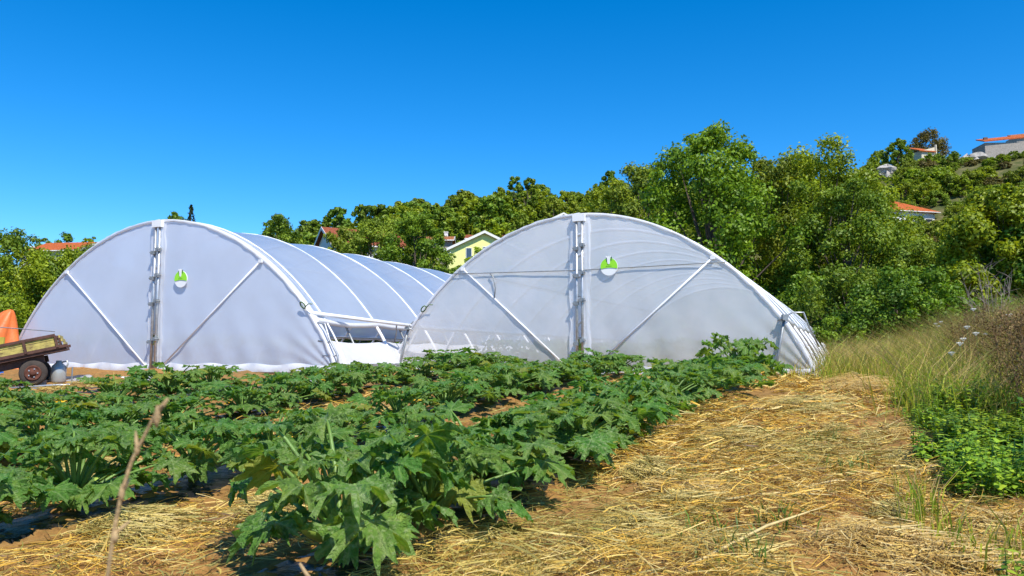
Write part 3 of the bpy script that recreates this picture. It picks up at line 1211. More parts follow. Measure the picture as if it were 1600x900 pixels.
def window(h, x, y, z, w, hh, pane, frame, rz=None):
    """frame with sill, pane set back; on a wall that faces -y"""
    o = MB()
    t = .08
    o.box((x - w / 2, y - .02, z), (t, .10, hh + t)).box((x + w / 2, y - .02, z), (t, .10, hh + t))
    o.box((x, y - .02, z + hh / 2), (w - t, .10, t)).box((x, y - .02, z - hh / 2), (w - t, .10, t))
    f = o.build('window', M[frame], h)
    MB().box((x, y - .005, z), (w - t, .03, hh - t)).build('pane', M[pane], f)
    MB().box((x, y - .09, z - hh / 2 - .08), (w + .3, .22, .07)).build('sill', M[frame], f)
    return f


def gable_house(name, label, loc, rz, W, Dp, eave, ridge, wallm, roofm, over=.6, wins=(), fascia=True, shade_panel=None, chimney=None, apex_shift=0.0):
    """gable end faces -y, ridge runs along y"""
    h = root(name, label, 'house', loc, rz)
    ax = apex_shift
    b = MB()
    pts = [Vector((-W / 2, 0, -6)), Vector((W / 2, 0, -6)), Vector((W / 2, 0, eave)), Vector((ax, 0, ridge)), Vector((-W / 2, 0, eave))]
    b.poly_prism(pts, (0, Dp, 0))
    b.build('wall', M[wallm], h)
    rf = None
    for s in (-1, 1):
        run = W / 2 - s * ax
        sl = (ridge - eave) / run
        ex = s * (W / 2 + over)
        ez = eave - sl * over
        th = .22
        pr = [Vector((ax, -over, ridge + .06)), Vector((ex, -over, ez + .06)), Vector((ex, -over, ez + .06 + th)), Vector((ax, -over, ridge + .06 + th))]
        q = MB().poly_prism(pr, (0, Dp + 2 * over, 0)).build('roof', M[roofm], h)
        rf = rf or q
        if fascia:
            pr = [Vector((ax, -over - .06, ridge - .05)), Vector((ex, -over - .06, ez - .05)), Vector((ex, -over - .06, ez + .32)), Vector((ax, -over - .06, ridge + .32))]
            MB().poly_prism(pr, (0, .05, 0)).build('fascia', M['fascia'], q)
            MB().box((ex, Dp / 2, ez + .06), (.14, Dp + 2 * over, .16)).build('gutter', M['fascia'], q)
    for w in wins:
        window(h, *w)
    if chimney:
        MB().box(chimney, (.6, .6, 1.3)).box((chimney[0], chimney[1], chimney[2] + .72), (.75, .75, .14)).build('chimney', M['wall_white'], rf)
    if shade_panel:
        x0, x1 = shade_panel
        zt_ = eave + (ridge - eave) * (1 - (x0 + x1) / 2 / (W / 2)) * .5
        for k in range(6):
            bw = (x1 - x0) / 6
            x = x0 + bw * (k + .5)
            top = eave + (ridge - eave) * max(0, 1 - (x + bw / 2) / (W / 2)) - .1
            MB().box((x, -.03, top / 2 + .2), (bw * .94, .05, top - .4)).build('board', M['wood_and_shade'], h)  # dark boards put in for the shade of a recessed balcony
    return h


# yellow house: gable apex at pixel (757, 362), eaves at (693, 392)
YH = 112.0
pa = at(757, 361, YH)
sc = YH / F_PX
hy = gable_house('house', 'pale yellow house with shallow gable roof and blue blinds', (pa.x, YH, pa.z - 6.3), R_(4), 10.4, 11, 3.5, 6.0, 'wall_yellow', 'tile_worn', .5,
                 wins=((-2.2, 0, 3.1, .8, 1.5, 'blind', 'fascia'), (.2, 0, 3.35, .8, 1.4, 'blind', 'fascia')), shade_panel=(1.5, 5.1))
MB().box((-4.95, -.12, 3.1), (.4, .24, .35)).build('lamp', M['fascia'], hy)
# brown tiled house behind it
p2 = at(706, 372, 130)
gable_house('house', 'grey house with low brown tiled roof partly behind the yellow house', (p2.x, 130, p2.z - 4.2), R_(92), 9, 8, 3.2, 4.2, 'wall_stone', 'tile_worn', .5, chimney=(1.2, 1.0, 4.6))
p2 = at(812, 370, 140)
gable_house('house', 'low red roofed house right behind the yellow house', (p2.x, 140, p2.z - 3.8), R_(90), 8, 9, 2.9, 3.9, 'wall_white', 'tile_red', .5)
p2 = at(880, 335, 150)
gable_house('house', 'grey gabled roof peeping over the hoop of the greyish polytunnel', (p2.x, 150, p2.z - 6), R_(8), 7.5, 9, 4.2, 6.0, 'wall_stone', 'tile_grey', .4)
# brown gable roof above left tunnel
p2 = at(512, 357, 100)
gable_house('house', 'red brown gabled roof with white verge behind the bluish polytunnel', (p2.x - .3, 100, p2.z - 6.2), R_(-62), 8.0, 9, 3.9, 6.1, 'wall_white', 'tile_red', .5)
# left: long low orange roof and a white gable
p2 = at(104, 378, 150)
gable_house('house', 'house with long low bright orange tiled roof above the left trees', (p2.x + 4.6, 152, p2.z - 4.9), R_(82), 9, 10, 3.1, 4.9, 'wall_cream', 'tile_orange', .5)
p2 = at(52, 384, 165)
gable_house('house', 'small white gabled house left of the low orange roof', (p2.x, 165, p2.z - 5), R_(0), 4.6, 8, 3.6, 4.7, 'wall_white', 'tile_grey', .3)

# right: hipped orange roof
def hip_house(loc, rz):
    h = root('house', 'white house with hipped orange tiled roof among the dense trees', 'house', loc, rz)
    W, Dp, e, r = 9.5, 9.5, 4.2, 7.0
    MB().box((0, Dp / 2, e / 2 - 2), (W, Dp, e + 4)).build('wall', M['wall_white'], h)
    o = .7
    b = MB()
    b.v = [(-W / 2 - o, -o, e), (W / 2 + o, -o, e), (W / 2 + o, Dp + o, e), (-W / 2 - o, Dp + o, e), (-1.5, Dp / 2, r), (-.2, Dp / 2, r),
           (-W / 2 - o, -o, e - .2), (W / 2 + o, -o, e - .2), (W / 2 + o, Dp + o, e - .2), (-W / 2 - o, Dp + o, e - .2)]
    b.f = [(0, 1, 5, 4), (1, 2, 5), (2, 3, 4, 5), (3, 0, 4), (0, 6, 7, 1), (1, 7, 8, 2), (2, 8, 9, 3), (3, 9, 6, 0), (9, 8, 7, 6)]
    rf = b.build('roof', M['tile_orange'], h)
    MB().box((W / 2 + o - .04, Dp / 2, e - .12), (.16, Dp + 2 * o, .16)).build('gutter', M['fascia'], rf)
    MB().box((0, -o + .0, e - .13), (W + 2 * o, .14, .14)).build('gutter', M['fascia'], rf)
    window(h, 3.4, 0, 2.2, 1.6, 1.3, 'glass', 'fascia')


p2 = at(1470, 330, 150)
hip_house((p2.x - 5.2, 150, p2.z - 4.2), R_(14))
# shed on the hilltop
p2 = at(1462, 225, 205)
h = root('stone_shed', 'small cream hilltop shed with sloping orange tiled roof', 'shed', (p2.x - 2.0, 205, p2.z - 5.0), R_(20))
MB().poly_prism([Vector((-2.4, 0, -3)), Vector((2.4, 0, -3)), Vector((2.4, 0, 4.4)), Vector((-2.4, 0, 3.0))], (0, 4.5, 0)).build('wall', M['wall_cream'], h)
MB().poly_prism([Vector((-3.6, -.5, 2.7)), Vector((2.2, -.5, 2.9)), Vector((2.2, 4.6, 4.9)), Vector((-3.6, 4.6, 4.7))], (0, 0, .25)).build('roof', M['tile_orange'], h)
MB().box((2.45, -.05, .8), (.35, .5, 8.4)).build('corner_pillar', M['wall_cream'], h)
window(h, .9, 0, 1.2, 1.8, 1.3, 'wall_white', 'wood_and_shade')
# long house at the top right
p2 = at(1540, 222, 215)
h = root('house', 'long grey hilltop house with bright orange roof above the white rocks', 'house', (p2.x, 215, p2.z - 3.6), R_(-4))
MB().box((6, 3.5, .2), (12.4, 7, 6.4)).build('wall', M['wall_stone'], h)
MB().poly_prism([Vector((-.6, -.6, 3.5)), Vector((12.6, -.6, 4.6)), Vector((12.6, 4, 6.2)), Vector((-.6, 4, 5.1))], (0, 0, .3)).build('roof', M['tile_orange'], h)
MB().box((1.0, 2.0, 5.0), (1.0, .6, .8)).build('chimney', M['wood_and_shade'], h)
p3 = at(1598, 212, 222)
h2 = root('house', 'second hilltop house with worn orange roof at the end of the long grey one', 'house', (p3.x, 224, p3.z - 4), R_(-6))
MB().box((4, 3, .5), (9, 6, 8)).build('wall', M['wall_stone'], h2)
MB().poly_prism([Vector((-1, -.6, 3.8)), Vector((9.2, -.6, 4.6)), Vector((9.2, 4, 6.3)), Vector((-1, 4, 5.5))], (0, 0, .3)).build('roof', M['tile_worn'], h2)

# ================================================================== ROCKS
M['rock'] = plain('limestone', (.42, .39, .35), .95, 0, .4, 1.2, .8)


def rock(px, py, Y, w, hh, lab, seed):
    p = at(px, py, Y)
    r = np.random.default_rng(seed)
    V, F = [], []
    nu, nv = 12, 7
    for j in range(nv + 1):
        for i in range(nu):
            a = 2 * math.pi * i / nu
            t = math.pi * j / nv
            k = 1 + r.uniform(-.42, .36)
            V.append((w * .5 * math.sin(t) * math.cos(a) * k, w * .4 * math.sin(t) * math.sin(a) * k, hh * .5 * math.cos(t) * k))
    for j in range(nv):
        for i in range(nu):
            F.append((j * nu + i, j * nu + (i + 1) % nu, (j + 1) * nu + (i + 1) % nu, (j + 1) * nu + i))
    o = mobj('rock', mesh_from('rock', V, F, M['rock']))
    o.location = p
    tag(o, lab, 'rock', 'white rocks on the slope')


for i, (px, py, w, hh) in enumerate(((1512, 252, 5.5, 3.2), (1528, 250, 6.0, 3.0), (1543, 252, 4.0, 2.6), (1518, 262, 4.5, 1.8))):
    rock(px, py, 200, w, hh, 'white limestone outcrop boulder below the long hilltop house', 60 + i)
for i, (px, py, w, hh) in enumerate(((1568, 252, 4.6, 3.0), (1590, 254, 4.0, 2.4))):
    rock(px, py, 198, w, hh, 'pale boulder half hidden by brush under the end hilltop house', 70 + i)
for i, (px, py, w, hh) in enumerate(((1387, 266, 4, 2.6), (1389, 277, 5, 3))):
    rock(px, py, 185, w, hh, 'white boulder below the dark hilltop tree left of the shed', 80 + i)

# ================================================================== HILLSIDE WOOD
kinds = []
for k, (mt, hh, rx, nl, ls, bs, nm, lb) in enumerate((
        ('lf_olive', 7.0, 3.4, 5200, .50, .02, 'hillside_tree', 'rounded olive green tree in the wood on the hillside'),
        ('lf_dark', 7.5, 3.2, 5200, .50, .02, 'hillside_tree', 'rounded dark green tree in the wood on the hillside'),
        ('lf_bright', 6.6, 3.3, 5200, .50, .02, 'hillside_tree', 'fresh green tree in the wood on the hillside'),
        ('lf_dark', 9.5, 2.6, 5200, .46, .05, 'hillside_tree', 'tall narrow dark tree rising out of the hillside wood'),
        ('lf_olive', 3.4, 2.9, 3800, .40, .0, 'hillside_shrub', 'low olive shrub on the dry hillside'),
        ('lf_rust', 3.0, 2.6, 3400, .40, .0, 'hillside_shrub', 'low rust tinged shrub on the dry hillside'),
        ('lf_bright', 3.6, 2.9, 3800, .40, .0, 'hillside_shrub', 'low fresh green shrub on the dry hillside'))):
    kinds.append([(tree_meshes(100 + k * 7 + j, hh, rx, M[mt], nl, ls, bs, 30), nm, lb) for j in range(2)])

houses_px = [(688, 800, 360, 404, 112), (684, 712, 370, 392, 130), (468, 518, 356, 384, 100), (1398, 1474, 306, 352, 150),
             (1428, 1468, 222, 252, 205), (1536, 1620, 205, 242, 215), (60, 140, 378, 396, 150), (38, 60, 380, 392, 165), (862, 895, 333, 345, 150),
             (1505, 1555, 243, 266, 200), (1560, 1600, 243, 262, 198), (1378, 1398, 260, 286, 185)]
nplaced = 0
rr_ = np.random.default_rng(77)


def ok_spot(x, y, z, h, rad):
    c = proj((x, y, z + h * .5))
    t = proj((x, y, z + h))
    b = proj((x, y, z))
    w = rad * F_PX / y
    for (x0, x1, y0, y1, d) in houses_px:
        if y < d + 5 and c[0] + w > x0 and c[0] - w < x1 and t[1] < y0 + .62 * (y1 - y0) and b[1] > y0:
            return False
    return True


pts_ = []
for _ in range(9000):
    if nplaced >= 300:
        break
    Dd = 80 + 155 * rr_.random() ** .7
    r = rr_.uniform(-.70, .72)
    # left of the tunnel the land is open; trees only low and far
    if r < -.36 and rr_.random() < .85:
        continue
    if .17 < r < .50 and Dd < 135:
        continue
    y = Dd / math.sqrt(1 + r * r)
    x = r * y
    dry = r > .38
    mind = 4.0 if dry else 5.0
    if any((x - a) ** 2 + (y - b_) ** 2 < mind * mind for a, b_ in pts_):
        continue
    if dry:
        k = rr_.choice([4, 5, 6, 0, 4, 6, 4], p=None)
    elif r < -.40:
        k = rr_.choice([0, 1, 4])
    else:
        k = rr_.choice([0, 1, 2, 0, 0, 2, 3, 2, 0, 2, 1])
    s = rr_.uniform(.75, 1.25)
    hh = [7.0, 7.5, 6.6, 9.5, 3.4, 3.0, 3.6][k] * s
    if dry:
        s *= .95
    z = H1(x, y, False)
    if not ok_spot(x, y, z, hh, 3.3 * s):
        continue
    pts_.append((x, y))
    pair, nm, lb = kinds[k][rr_.integers(2)]
    put_tree(nm, lb, pair, (x, y, z - .2), rr_.uniform(0, 6.28), (s * rr_.uniform(.9, 1.15), s * rr_.uniform(.9, 1.15), s), 'trees and shrubs of the hillside wood', 'tree' if 'tree' in nm else 'shrub')
    nplaced += 1
nb_ = 0
for _ in range(12000):
    if nb_ >= 270:
        break
    Dd = rr_.uniform(120, 238)
    r = rr_.uniform(.36, .72)
    y = Dd / math.sqrt(1 + r * r)
    x = r * y
    if any((x - a) ** 2 + (y - b_) ** 2 < 6.0 for a, b_ in pts_):
        continue
    k = int(rr_.choice([4, 5, 6, 4, 6, 2]))
    s = rr_.uniform(.4, 1.15) * (.8 if k == 2 else 1)
    hh = [7.0, 7.5, 6.6, 9.5, 3.4, 3.0, 3.6][k] * s
    z = H1(x, y, False)
    if not ok_spot(x, y, z, hh, 2.6 * s):
        continue
    pts_.append((x, y))
    pair, nm, lb = kinds[k][rr_.integers(2)]
    put_tree(nm, lb, pair, (x, y, z - .2), rr_.uniform(0, 6.28), (s * 1.1, s * 1.1, s), 'trees and shrubs of the hillside wood', 'tree' if 'tree' in nm else 'shrub')
    nb_ += 1
near_tree('hilltop_tree', 'big rusty green rounded crown behind the small hilltop shed', 1448, 206, 226, 7.6, M['lf_rust'], 16000, .5, 91, .0, 60, .12)
nc_ = 0
for _ in range(400):
    if nc_ >= 46:
        break
    Dd = rr_.uniform(182, 226)
    r = rr_.uniform(.54, .70)
    y = Dd / math.sqrt(1 + r * r)
    x = r * y
    k = int(rr_.choice([4, 5, 6]))
    s = rr_.uniform(.22, .50)
    pair, nm, lb = kinds[k][rr_.integers(2)]
    put_tree(nm, lb, pair, (x, y, H1(x, y, False) - .1), rr_.uniform(0, 6.28), (s * 1.3, s * 1.3, s), 'trees and shrubs of the hillside wood', 'shrub')
    nc_ += 1
# named hilltop trees
for px, top, Y, k, s, lab in ((1402, 220, 200, 1, 1.15, 'dark green spreading hilltop tree left of the small shed'),
                              (1372, 236, 205, 0, .9, 'small tree on the skyline left of the dark hilltop tree'),
                              (1491, 236, 226, 1, .45, 'tiny dark tree on the bare skyline beside the shed'),
                              (708, 306, 175, 3, 1.0, 'slim dark tree standing above the skyline behind the yellow house')):
    pair = kinds[k][0][0]
    p = at(px, top, Y)
    hh = [7.0, 7.5, 6.6, 9.5, 3.4, 3.0, 3.6][k] * s
    put_tree('hilltop_tree', lab, pair, (p.x, p.y, p.z - hh), rr_.uniform(0, 6), (s, s, s))
# ================================================================== ZUCCHINI FIELD
def leaf_mesh(seed):
    """deeply lobed, toothed and ruffled leaf of unit reach, petiole at the origin, tip along +x"""
    r = np.random.default_rng(seed)
    nt_ = 96
    th = np.radians(np.linspace(-158, 158, nt_))
    lob = np.radians(np.array([0, 50, -50, 100, -100, 143, -143]) + r.normal(0, 3, 7))
    LL = np.array([1.0, .92, .92, .80, .80, .60, .60]) * r.uniform(.92, 1.06, 7)
    W = np.radians(np.array([31, 29, 29, 29, 29, 27, 27]))
    env = np.zeros(nt_)
    for t0, L, w in zip(lob, LL, W):
        env = np.maximum(env, L * np.exp(-(np.abs(th - t0) / w) ** 2.0 * .95))
    env = np.maximum(env, .58)
    saw = (np.arange(nt_) % 4) / 4.0
    sub = np.sin(th * 17 + r.uniform(0, 6)) * .07 + np.sin(th * 29 + r.uniform(0, 6)) * .05
    env *= 1 + .24 * (saw - .4) + r.normal(0, .05, nt_) + sub
    rings = [.16, .34, .52, .70, .86, 1.0]
    V = [(0, 0, 0)]
    vein = [1.0]
    ph = r.uniform(0, 6.28, 4)
    for q in rings:
        rad = env * q
        x = rad * np.cos(th)
        y = rad * np.sin(th)
        dv = np.min(np.abs(th[:, None] - lob[None, :]), axis=1)
        vv = np.clip(1 - dv / np.radians(4.5), 0, 1) * (1 - q * .55)
        z = .10 * q * np.abs(np.sin(th * .5)) * 0
        z = -.16 * (rad ** 2) + .10 * q * (1 - q) - .055 * np.clip(1 - dv / np.radians(12), 0, 1) * q
        z = z + .11 * q ** 2 * np.sin(7 * th + ph[0]) + .085 * q ** 3 * np.sin(15 * th + ph[1]) + .05 * q ** 3 * np.sin(24 * th + ph[3]) + .03 * q * np.sin(3 * th + ph[2])
        z = z + .045 * q ** 4 * r.normal(size=nt_)
        for a, b_, c in zip(x, y, z):
            V.append((a, b_, c))
        vein += vv.tolist()
    F = []
    for i in range(nt_ - 1):
        F.append((0, 1 + i, 2 + i))
    for k in range(len(rings) - 1):
        a = 1 + k * nt_
        b_ = 1 + (k + 1) * nt_
        for i in range(nt_ - 1):
            F.append((a + i, b_ + i, b_ + i + 1, a + i + 1))
    return mesh_from('leaf', V, F, M['zleaf'], True, vattr=vein)


LEAVES = [leaf_mesh(200 + k) for k in range(9)]
fl = MB()
for k in range(5):
    a = k * 2 * math.pi / 5
    d = Vector((math.cos(a), math.sin(a), 0))
    e = Vector((-math.sin(a), math.cos(a), 0))
    z = Vector((0, 0, 1))
    fl.grid([[Vector((0, 0, 0)) + e * -.006, Vector((0, 0, 0)) + e * .006], [d * .028 + e * -.026 + z * .035, d * .028 + e * .026 + z * .035], [d * .06 + e * -.024 + z * .06, d * .06 + e * .024 + z * .06], [d * .088 + e * -.002 + z * .052, d * .088 + e * .002 + z * .052]])
FLOWER = fl.mesh('flower', M['flower'], True)
FRUIT = MB().lathe([(.008, 0), (.018, .02), (.022, .08), (.026, .15), (.02, .185), (.006, .2)], 10).mesh('fruit', M['fruit'], True)


def plant_layout(seed, n, reach=1.0):
    """list of (petiole mesh, leaf mesh index, location, rotation, scale)"""
    r = random.Random(seed)
    out_ = []
    for k in range(n):
        age = k / (n - 1)                      # 0 old outer leaf, 1 young centre leaf
        az = k * 2.39996 + r.uniform(-.5, .5)
        L = (.20 + .30 * (1 - age) ** .8 + r.uniform(-.07, .08)) * reach
        el = R_(10 + 52 * age ** .8 + r.uniform(-10, 30))
        d = Vector((math.cos(az), math.sin(az), 0))
        p0 = d * .03 + Vector((0, 0, .04 + .07 * age))
        p1 = p0 + d * L * math.cos(el) * .45 + Vector((0, 0, L * math.sin(el) * .75))
        p2 = p0 + d * L * math.cos(el) + Vector((0, 0, L * math.sin(el) + .02))
        pts = []
        for j in range(6):
            t = j / 5
            pts.append(p0 * (1 - t) ** 2 + p1 * 2 * t * (1 - t) + p2 * t * t)
        me = MB().tube(pts, [.0120 - .0055 * j / 5 for j in range(6)], 7).mesh('leaf_stalk', M['stem'], True)
        dip = r.uniform(-1.0, .45) * (1 - age) + r.uniform(-.4, .9) * age
        tip = (d + Vector((0, 0, dip))).normalized()
        side = Vector((0, 0, 1)).cross(tip).normalized()
        side = (side + Vector((0, 0, r.uniform(-.75, .75)))).normalized()
        nrm = tip.cross(side).normalized()
        side = nrm.cross(tip).normalized()
        rot = Matrix((tip, side, nrm)).transposed()
        sc = r.uniform(.125, .20) * (1 - .38 * age) * (reach * .5 + .5)
        out_.append((me, r.randrange(len(LEAVES)), p2, rot.to_euler(), sc))
    for k in range(12):                        # old leaves resting low around the foot
        az = k * .5236 + r.uniform(-.3, .3)
        d = Vector((math.cos(az), math.sin(az), 0))
        L = r.uniform(.16, .42) * reach
        p0 = d * .03 + Vector((0, 0, .04))
        p2 = d * L + Vector((0, 0, r.uniform(.10, .20)))
        p1 = (p0 + p2) / 2 + Vector((0, 0, .05))
        pts = [p0 * (1 - t) ** 2 + p1 * 2 * t * (1 - t) + p2 * t * t for t in (0, .25, .5, .75, 1)]
        me = MB().tube(pts, [.011, .010, .009, .008, .007], 7).mesh('leaf_stalk', M['stem'], True)
        tip = (d + Vector((r.uniform(-.5, .5), r.uniform(-.5, .5), r.uniform(-.75, -.2)))).normalized()
        side = Vector((0, 0, 1)).cross(tip).normalized()
        side = (side + Vector((0, 0, r.uniform(-.35, .35)))).normalized()
        nrm = tip.cross(side).normalized()
        side = nrm.cross(tip).normalized()
        out_.append((me, r.randrange(len(LEAVES)), p2, Matrix((tip, side, nrm)).transposed().to_euler(), r.uniform(.11, .18)))
    return out_


LAYOUTS = [plant_layout(300 + k, (30, 27, 32, 28, 33, 26)[k], (1.0, .95, 1.05, 1.0, 1.1, .9)[k]) for k in range(6)]
STEM = MB().tube([(0, 0, -.05), (.01, 0, .05), (.0, .01, .13)], [.034, .03, .02], 8).mesh('stem', M['stem'], True)


def zucchini(x, y, lab, layout, rz, s, group=None, flower=0, fruit=0, sz=1.0):
    p = root('zucchini_plant', lab, 'zucchini plant', (x, y, H1(x, y) + .02), rz, group)
    p.scale = (s, s, s * sz)
    mobj('stem', STEM, p)
    for me, li, loc, rot, sc in layout:
        st = mobj('leaf_stalk', me, p)
        lf = mobj('leaf', LEAVES[li], st)
        lf.location = loc
        lf.rotation_euler = rot
        lf.scale = (sc, sc, sc)
    for k in range(flower):
        a = rnd.uniform(0, 6.28)
        f = mobj('flower', FLOWER, p)
        f.location = (.14 * math.cos(a), .14 * math.sin(a), rnd.uniform(.12, .30))
        f.rotation_euler = (rnd.uniform(-.5, .5), rnd.uniform(-.5, .5), a)
    for k in range(fruit):
        a = rnd.uniform(0, 6.28)
        f = mobj('fruit', FRUIT, p)
        f.location = (.05 * math.cos(a), .05 * math.sin(a), .06)
        f.rotation_euler = (0, R_(62), a)
    return p


ordinal = ['edge', 'second', 'third', 'fourth', 'fifth', 'sixth', 'seventh']
COUNT = ['first', 'second', 'third', 'fourth', 'fifth', 'sixth', 'seventh', 'eighth', 'ninth', 'tenth', 'eleventh', 'twelfth', 'thirteenth', 'fourteenth', 'fifteenth', 'sixteenth', 'seventeenth', 'eighteenth', 'nineteenth', 'twentieth']
nz = 0
for k, v0 in enumerate(ROW_V):
    uend = 13.5 if v0 > -9.0 else 9.8
    spots = []
    u = 3.3 if k == 0 else 1.6 + rnd.uniform(0, .4)
    if k == 1:
        u = 2.9
    while u < uend:
        x, y = uv2xy(u, v0 + ROW_SLANT * u + rnd.uniform(-.10, .10))
        if y > 2.4 and -.74 < x / y < .7 and not (x < -5.7 and y > 11.2):
            spots.append((u, x, y))
        u += rnd.uniform(.64, .90)
    for q, (u, x, y) in enumerate(spots):
        n_end = len(spots) - 1 - q
        row = 'the edge row beside the straw path' if k == 0 else f'the {ordinal[k]} row from the straw path'
        lab = f'zucchini plant in {row}, {COUNT[min(n_end, 19)]} from the tunnel end'
        s = rnd.uniform(1.05, 1.28) if k < 1 else rnd.uniform(.92, 1.22)
        sz = rnd.uniform(.78, .98) * (1.0 - .26 * min(1, u / 12))
        lay = LAYOUTS[nz % 6]
        rz = rnd.uniform(0, 6.28)
        if k == 0 and q == 0:
            lab = 'largest zucchini plant with silver-flecked drooping leaves at the near end of the edge row'
            s, sz, lay, rz = 1.28, .95, LAYOUTS[2], 2.1
        elif k == 0 and n_end == 1:
            lab = 'tallest zucchini plant reaching up before the greyish end film in the edge row'
            sz = 1.2
        zucchini(x, y, lab, lay, rz, s, 'zucchini plants of the field', flower=1 if rnd.random() < .35 else 0, fruit=rnd.choice((0, 0, 2, 3)), sz=sz)
        nz += 1

# black mulch film, one strip to a row
for k, v in enumerate(ROW_V[:6]):
    ue = 13.6 if v > -9.0 else 10.4
    P = []
    for u in np.linspace(.6, ue, int(ue * 14)):
        row = []
        for j in range(13):
            w = -.31 + .62 * j / 12 + .04 * math.sin(u * 3.1 + k) * (1 if j > 6 else -1)
            x, y = uv2xy(u, v + ROW_SLANT * u + w)
            row.append((x, y, 0))
        P.append(row)
    P = np.array(P)
    P[..., 2] = H(P[..., 0], P[..., 1], True) * .35 + .65 * (H(P[..., 0], P[..., 1], False) + .052) + .020 * fbm(P[..., 0] * 9, P[..., 1] * 9) - .05 * (np.abs(np.linspace(-1, 1, 13)) > .95)[None, :] + .012
    o = MB().grid(P.tolist()).build('mulch_film', M['mulch'], None, True)
    tag(o, f'strip of black plastic mulch film under the {ordinal[k]} zucchini row', 'mulch film')


# ================================================================== STRAW, GRASS, WEEDS
PAL = np.array([(.70, .43, .06), (.72, .52, .14), (.50, .30, .05), (.34, .27, .07), (.27, .27, .05), (.18, .10, .035), (.78, .60, .22), (.62, .35, .04)])
PALP = np.array([.22, .18, .16, .12, .08, .08, .08, .08])


def strands(c, ang, L, w, tilt, bend, colr, seed, name, mat, segs=3, lift=None):
    """thin bent ribbons: centres c (n,3), heading, length, width"""
    r = np.random.default_rng(seed)
    n = len(c)
    d = np.stack([np.cos(ang), np.sin(ang), np.zeros(n)], 1)
    s = np.stack([-np.sin(ang), np.cos(ang), np.zeros(n)], 1)
    roll = r.uniform(-1.2, 1.2, n)
    s2 = s * np.cos(roll)[:, None] + np.array([0, 0, 1]) * np.sin(roll)[:, None]
    rows = []
    for k in range(segs + 1):
        t = k / segs - .5
        p = c + d * (t * L)[:, None] + s * (bend * L * (.25 - t * t))[:, None]
        p[:, 2] += tilt * L * (t + .5) + .12 * L * (.25 - t * t)
        ww = w * (1 - .5 * (k / segs))
        rows.append(p - s2 * ww[:, None] * .5)
        rows.append(p + s2 * ww[:, None] * .5)
    m = 2 * (segs + 1)
    V = np.stack(rows, 1).reshape(-1, 3)
    base = (np.arange(n) * m)[:, None]
    F = []
    for k in range(segs):
        F.append(np.stack([base[:, 0] + 2 * k, base[:, 0] + 2 * k + 1, base[:, 0] + 2 * k + 3, base[:, 0] + 2 * k + 2], 1))
    F = np.stack(F, 1).reshape(-1, 4)
    ct = np.repeat(colr, segs, axis=0)
    return mesh_from(name, V, F, mat, cattr=ct)


def scatter(seed, n, vr, ur, up=.55, slant=0.0):
    """points in row coordinates, denser towards the viewer"""
    r = np.random.default_rng(seed)
    v = r.uniform(vr[0], vr[1], n)
    u = ur[0] + (ur[1] - ur[0]) * r.random(n) ** (1 / up)
    vs = v + ROW_SLANT * u * slant
    x = u * SP + vs * CP
    y = u * CP - vs * SP
    return r, u, vs, x, y


def pick(r, n, pal=PAL, p=PALP):
    c = pal[r.choice(len(pal), n, p=p / p.sum())]
    return c * r.uniform(.75, 1.15, (n, 1))


def straw_area(seed, n, vr, ur, thresh, Lr, wr, slant=1.0, name='straw'):
    r, u, v, x, y = scatter(seed, n, vr, ur, .55, slant)
    # patches of cover and bare soil
    f = fbm(x * 1.3, y * 1.3, 3) + .5 * fbm(x * .5 + 9, y * .5, 2)
    keep = f > thresh + .05 + .10 * r.normal(size=n)
    u, v, x, y, f = u[keep], v[keep], x[keep], y[keep], f[keep]
    n = len(x)
    z = H(x, y) + .004 + r.random(n) ** 1.6 * .085 * np.clip((f - thresh) * 5, .2, 1.4)
    cell = fbm(x * 2 + 3, y * 2 + 7, 2)
    ang = cell * 9 + r.normal(0, 1.5, n)
    dist = np.sqrt(x * x + y * y)
    L = r.uniform(Lr[0], Lr[1], n) * (1 + .5 * r.random(n) ** 6)
    w = r.uniform(wr[0], wr[1], n) * np.clip(dist / 6, .75, 1.8) * np.where(r.random(n) < .15, 2.4, 1)
    cb = pick(r, n)
    olive = np.clip((vnoise(x * .8 + 40, y * .8) - .45) * 4, 0, 1)[:, None]
    cb = cb * (1 - .55 * olive) + np.array([.34, .33, .10]) * .55 * olive * r.uniform(.7, 1.3, (n, 1))
    return strands(np.stack([x, y, z], 1), ang, L, w, r.normal(.03, .20, n), r.normal(0, .7, n), cb, seed + 1, name, M['straw'])


def stuff(name, me, lab, cat):
    o = mobj(name, me)
    o['kind'] = 'stuff'
    tag(o, lab, cat)
    return o


stuff('straw', straw_area(400, 100000, (-2.3, 2.2), (1.8, 15), -.075, (.06, .24), (.003, .0065)), 'loose yellow straw strewn over the bare path beside the zucchini', 'straw')
for k in range(5):
    vc = (ROW_V[k] + ROW_V[k + 1]) / 2
    stuff('straw', straw_area(420 + k, 15000 if k < 2 else 7000, (vc - .75, vc + .75), (1.6, 13 if vc > -9 else 10.5), -.02, (.06, .22), (.003, .007)),
          f'straw mulch scattered between the {ordinal[k]} and {ordinal[k+1]} zucchini rows', 'straw')

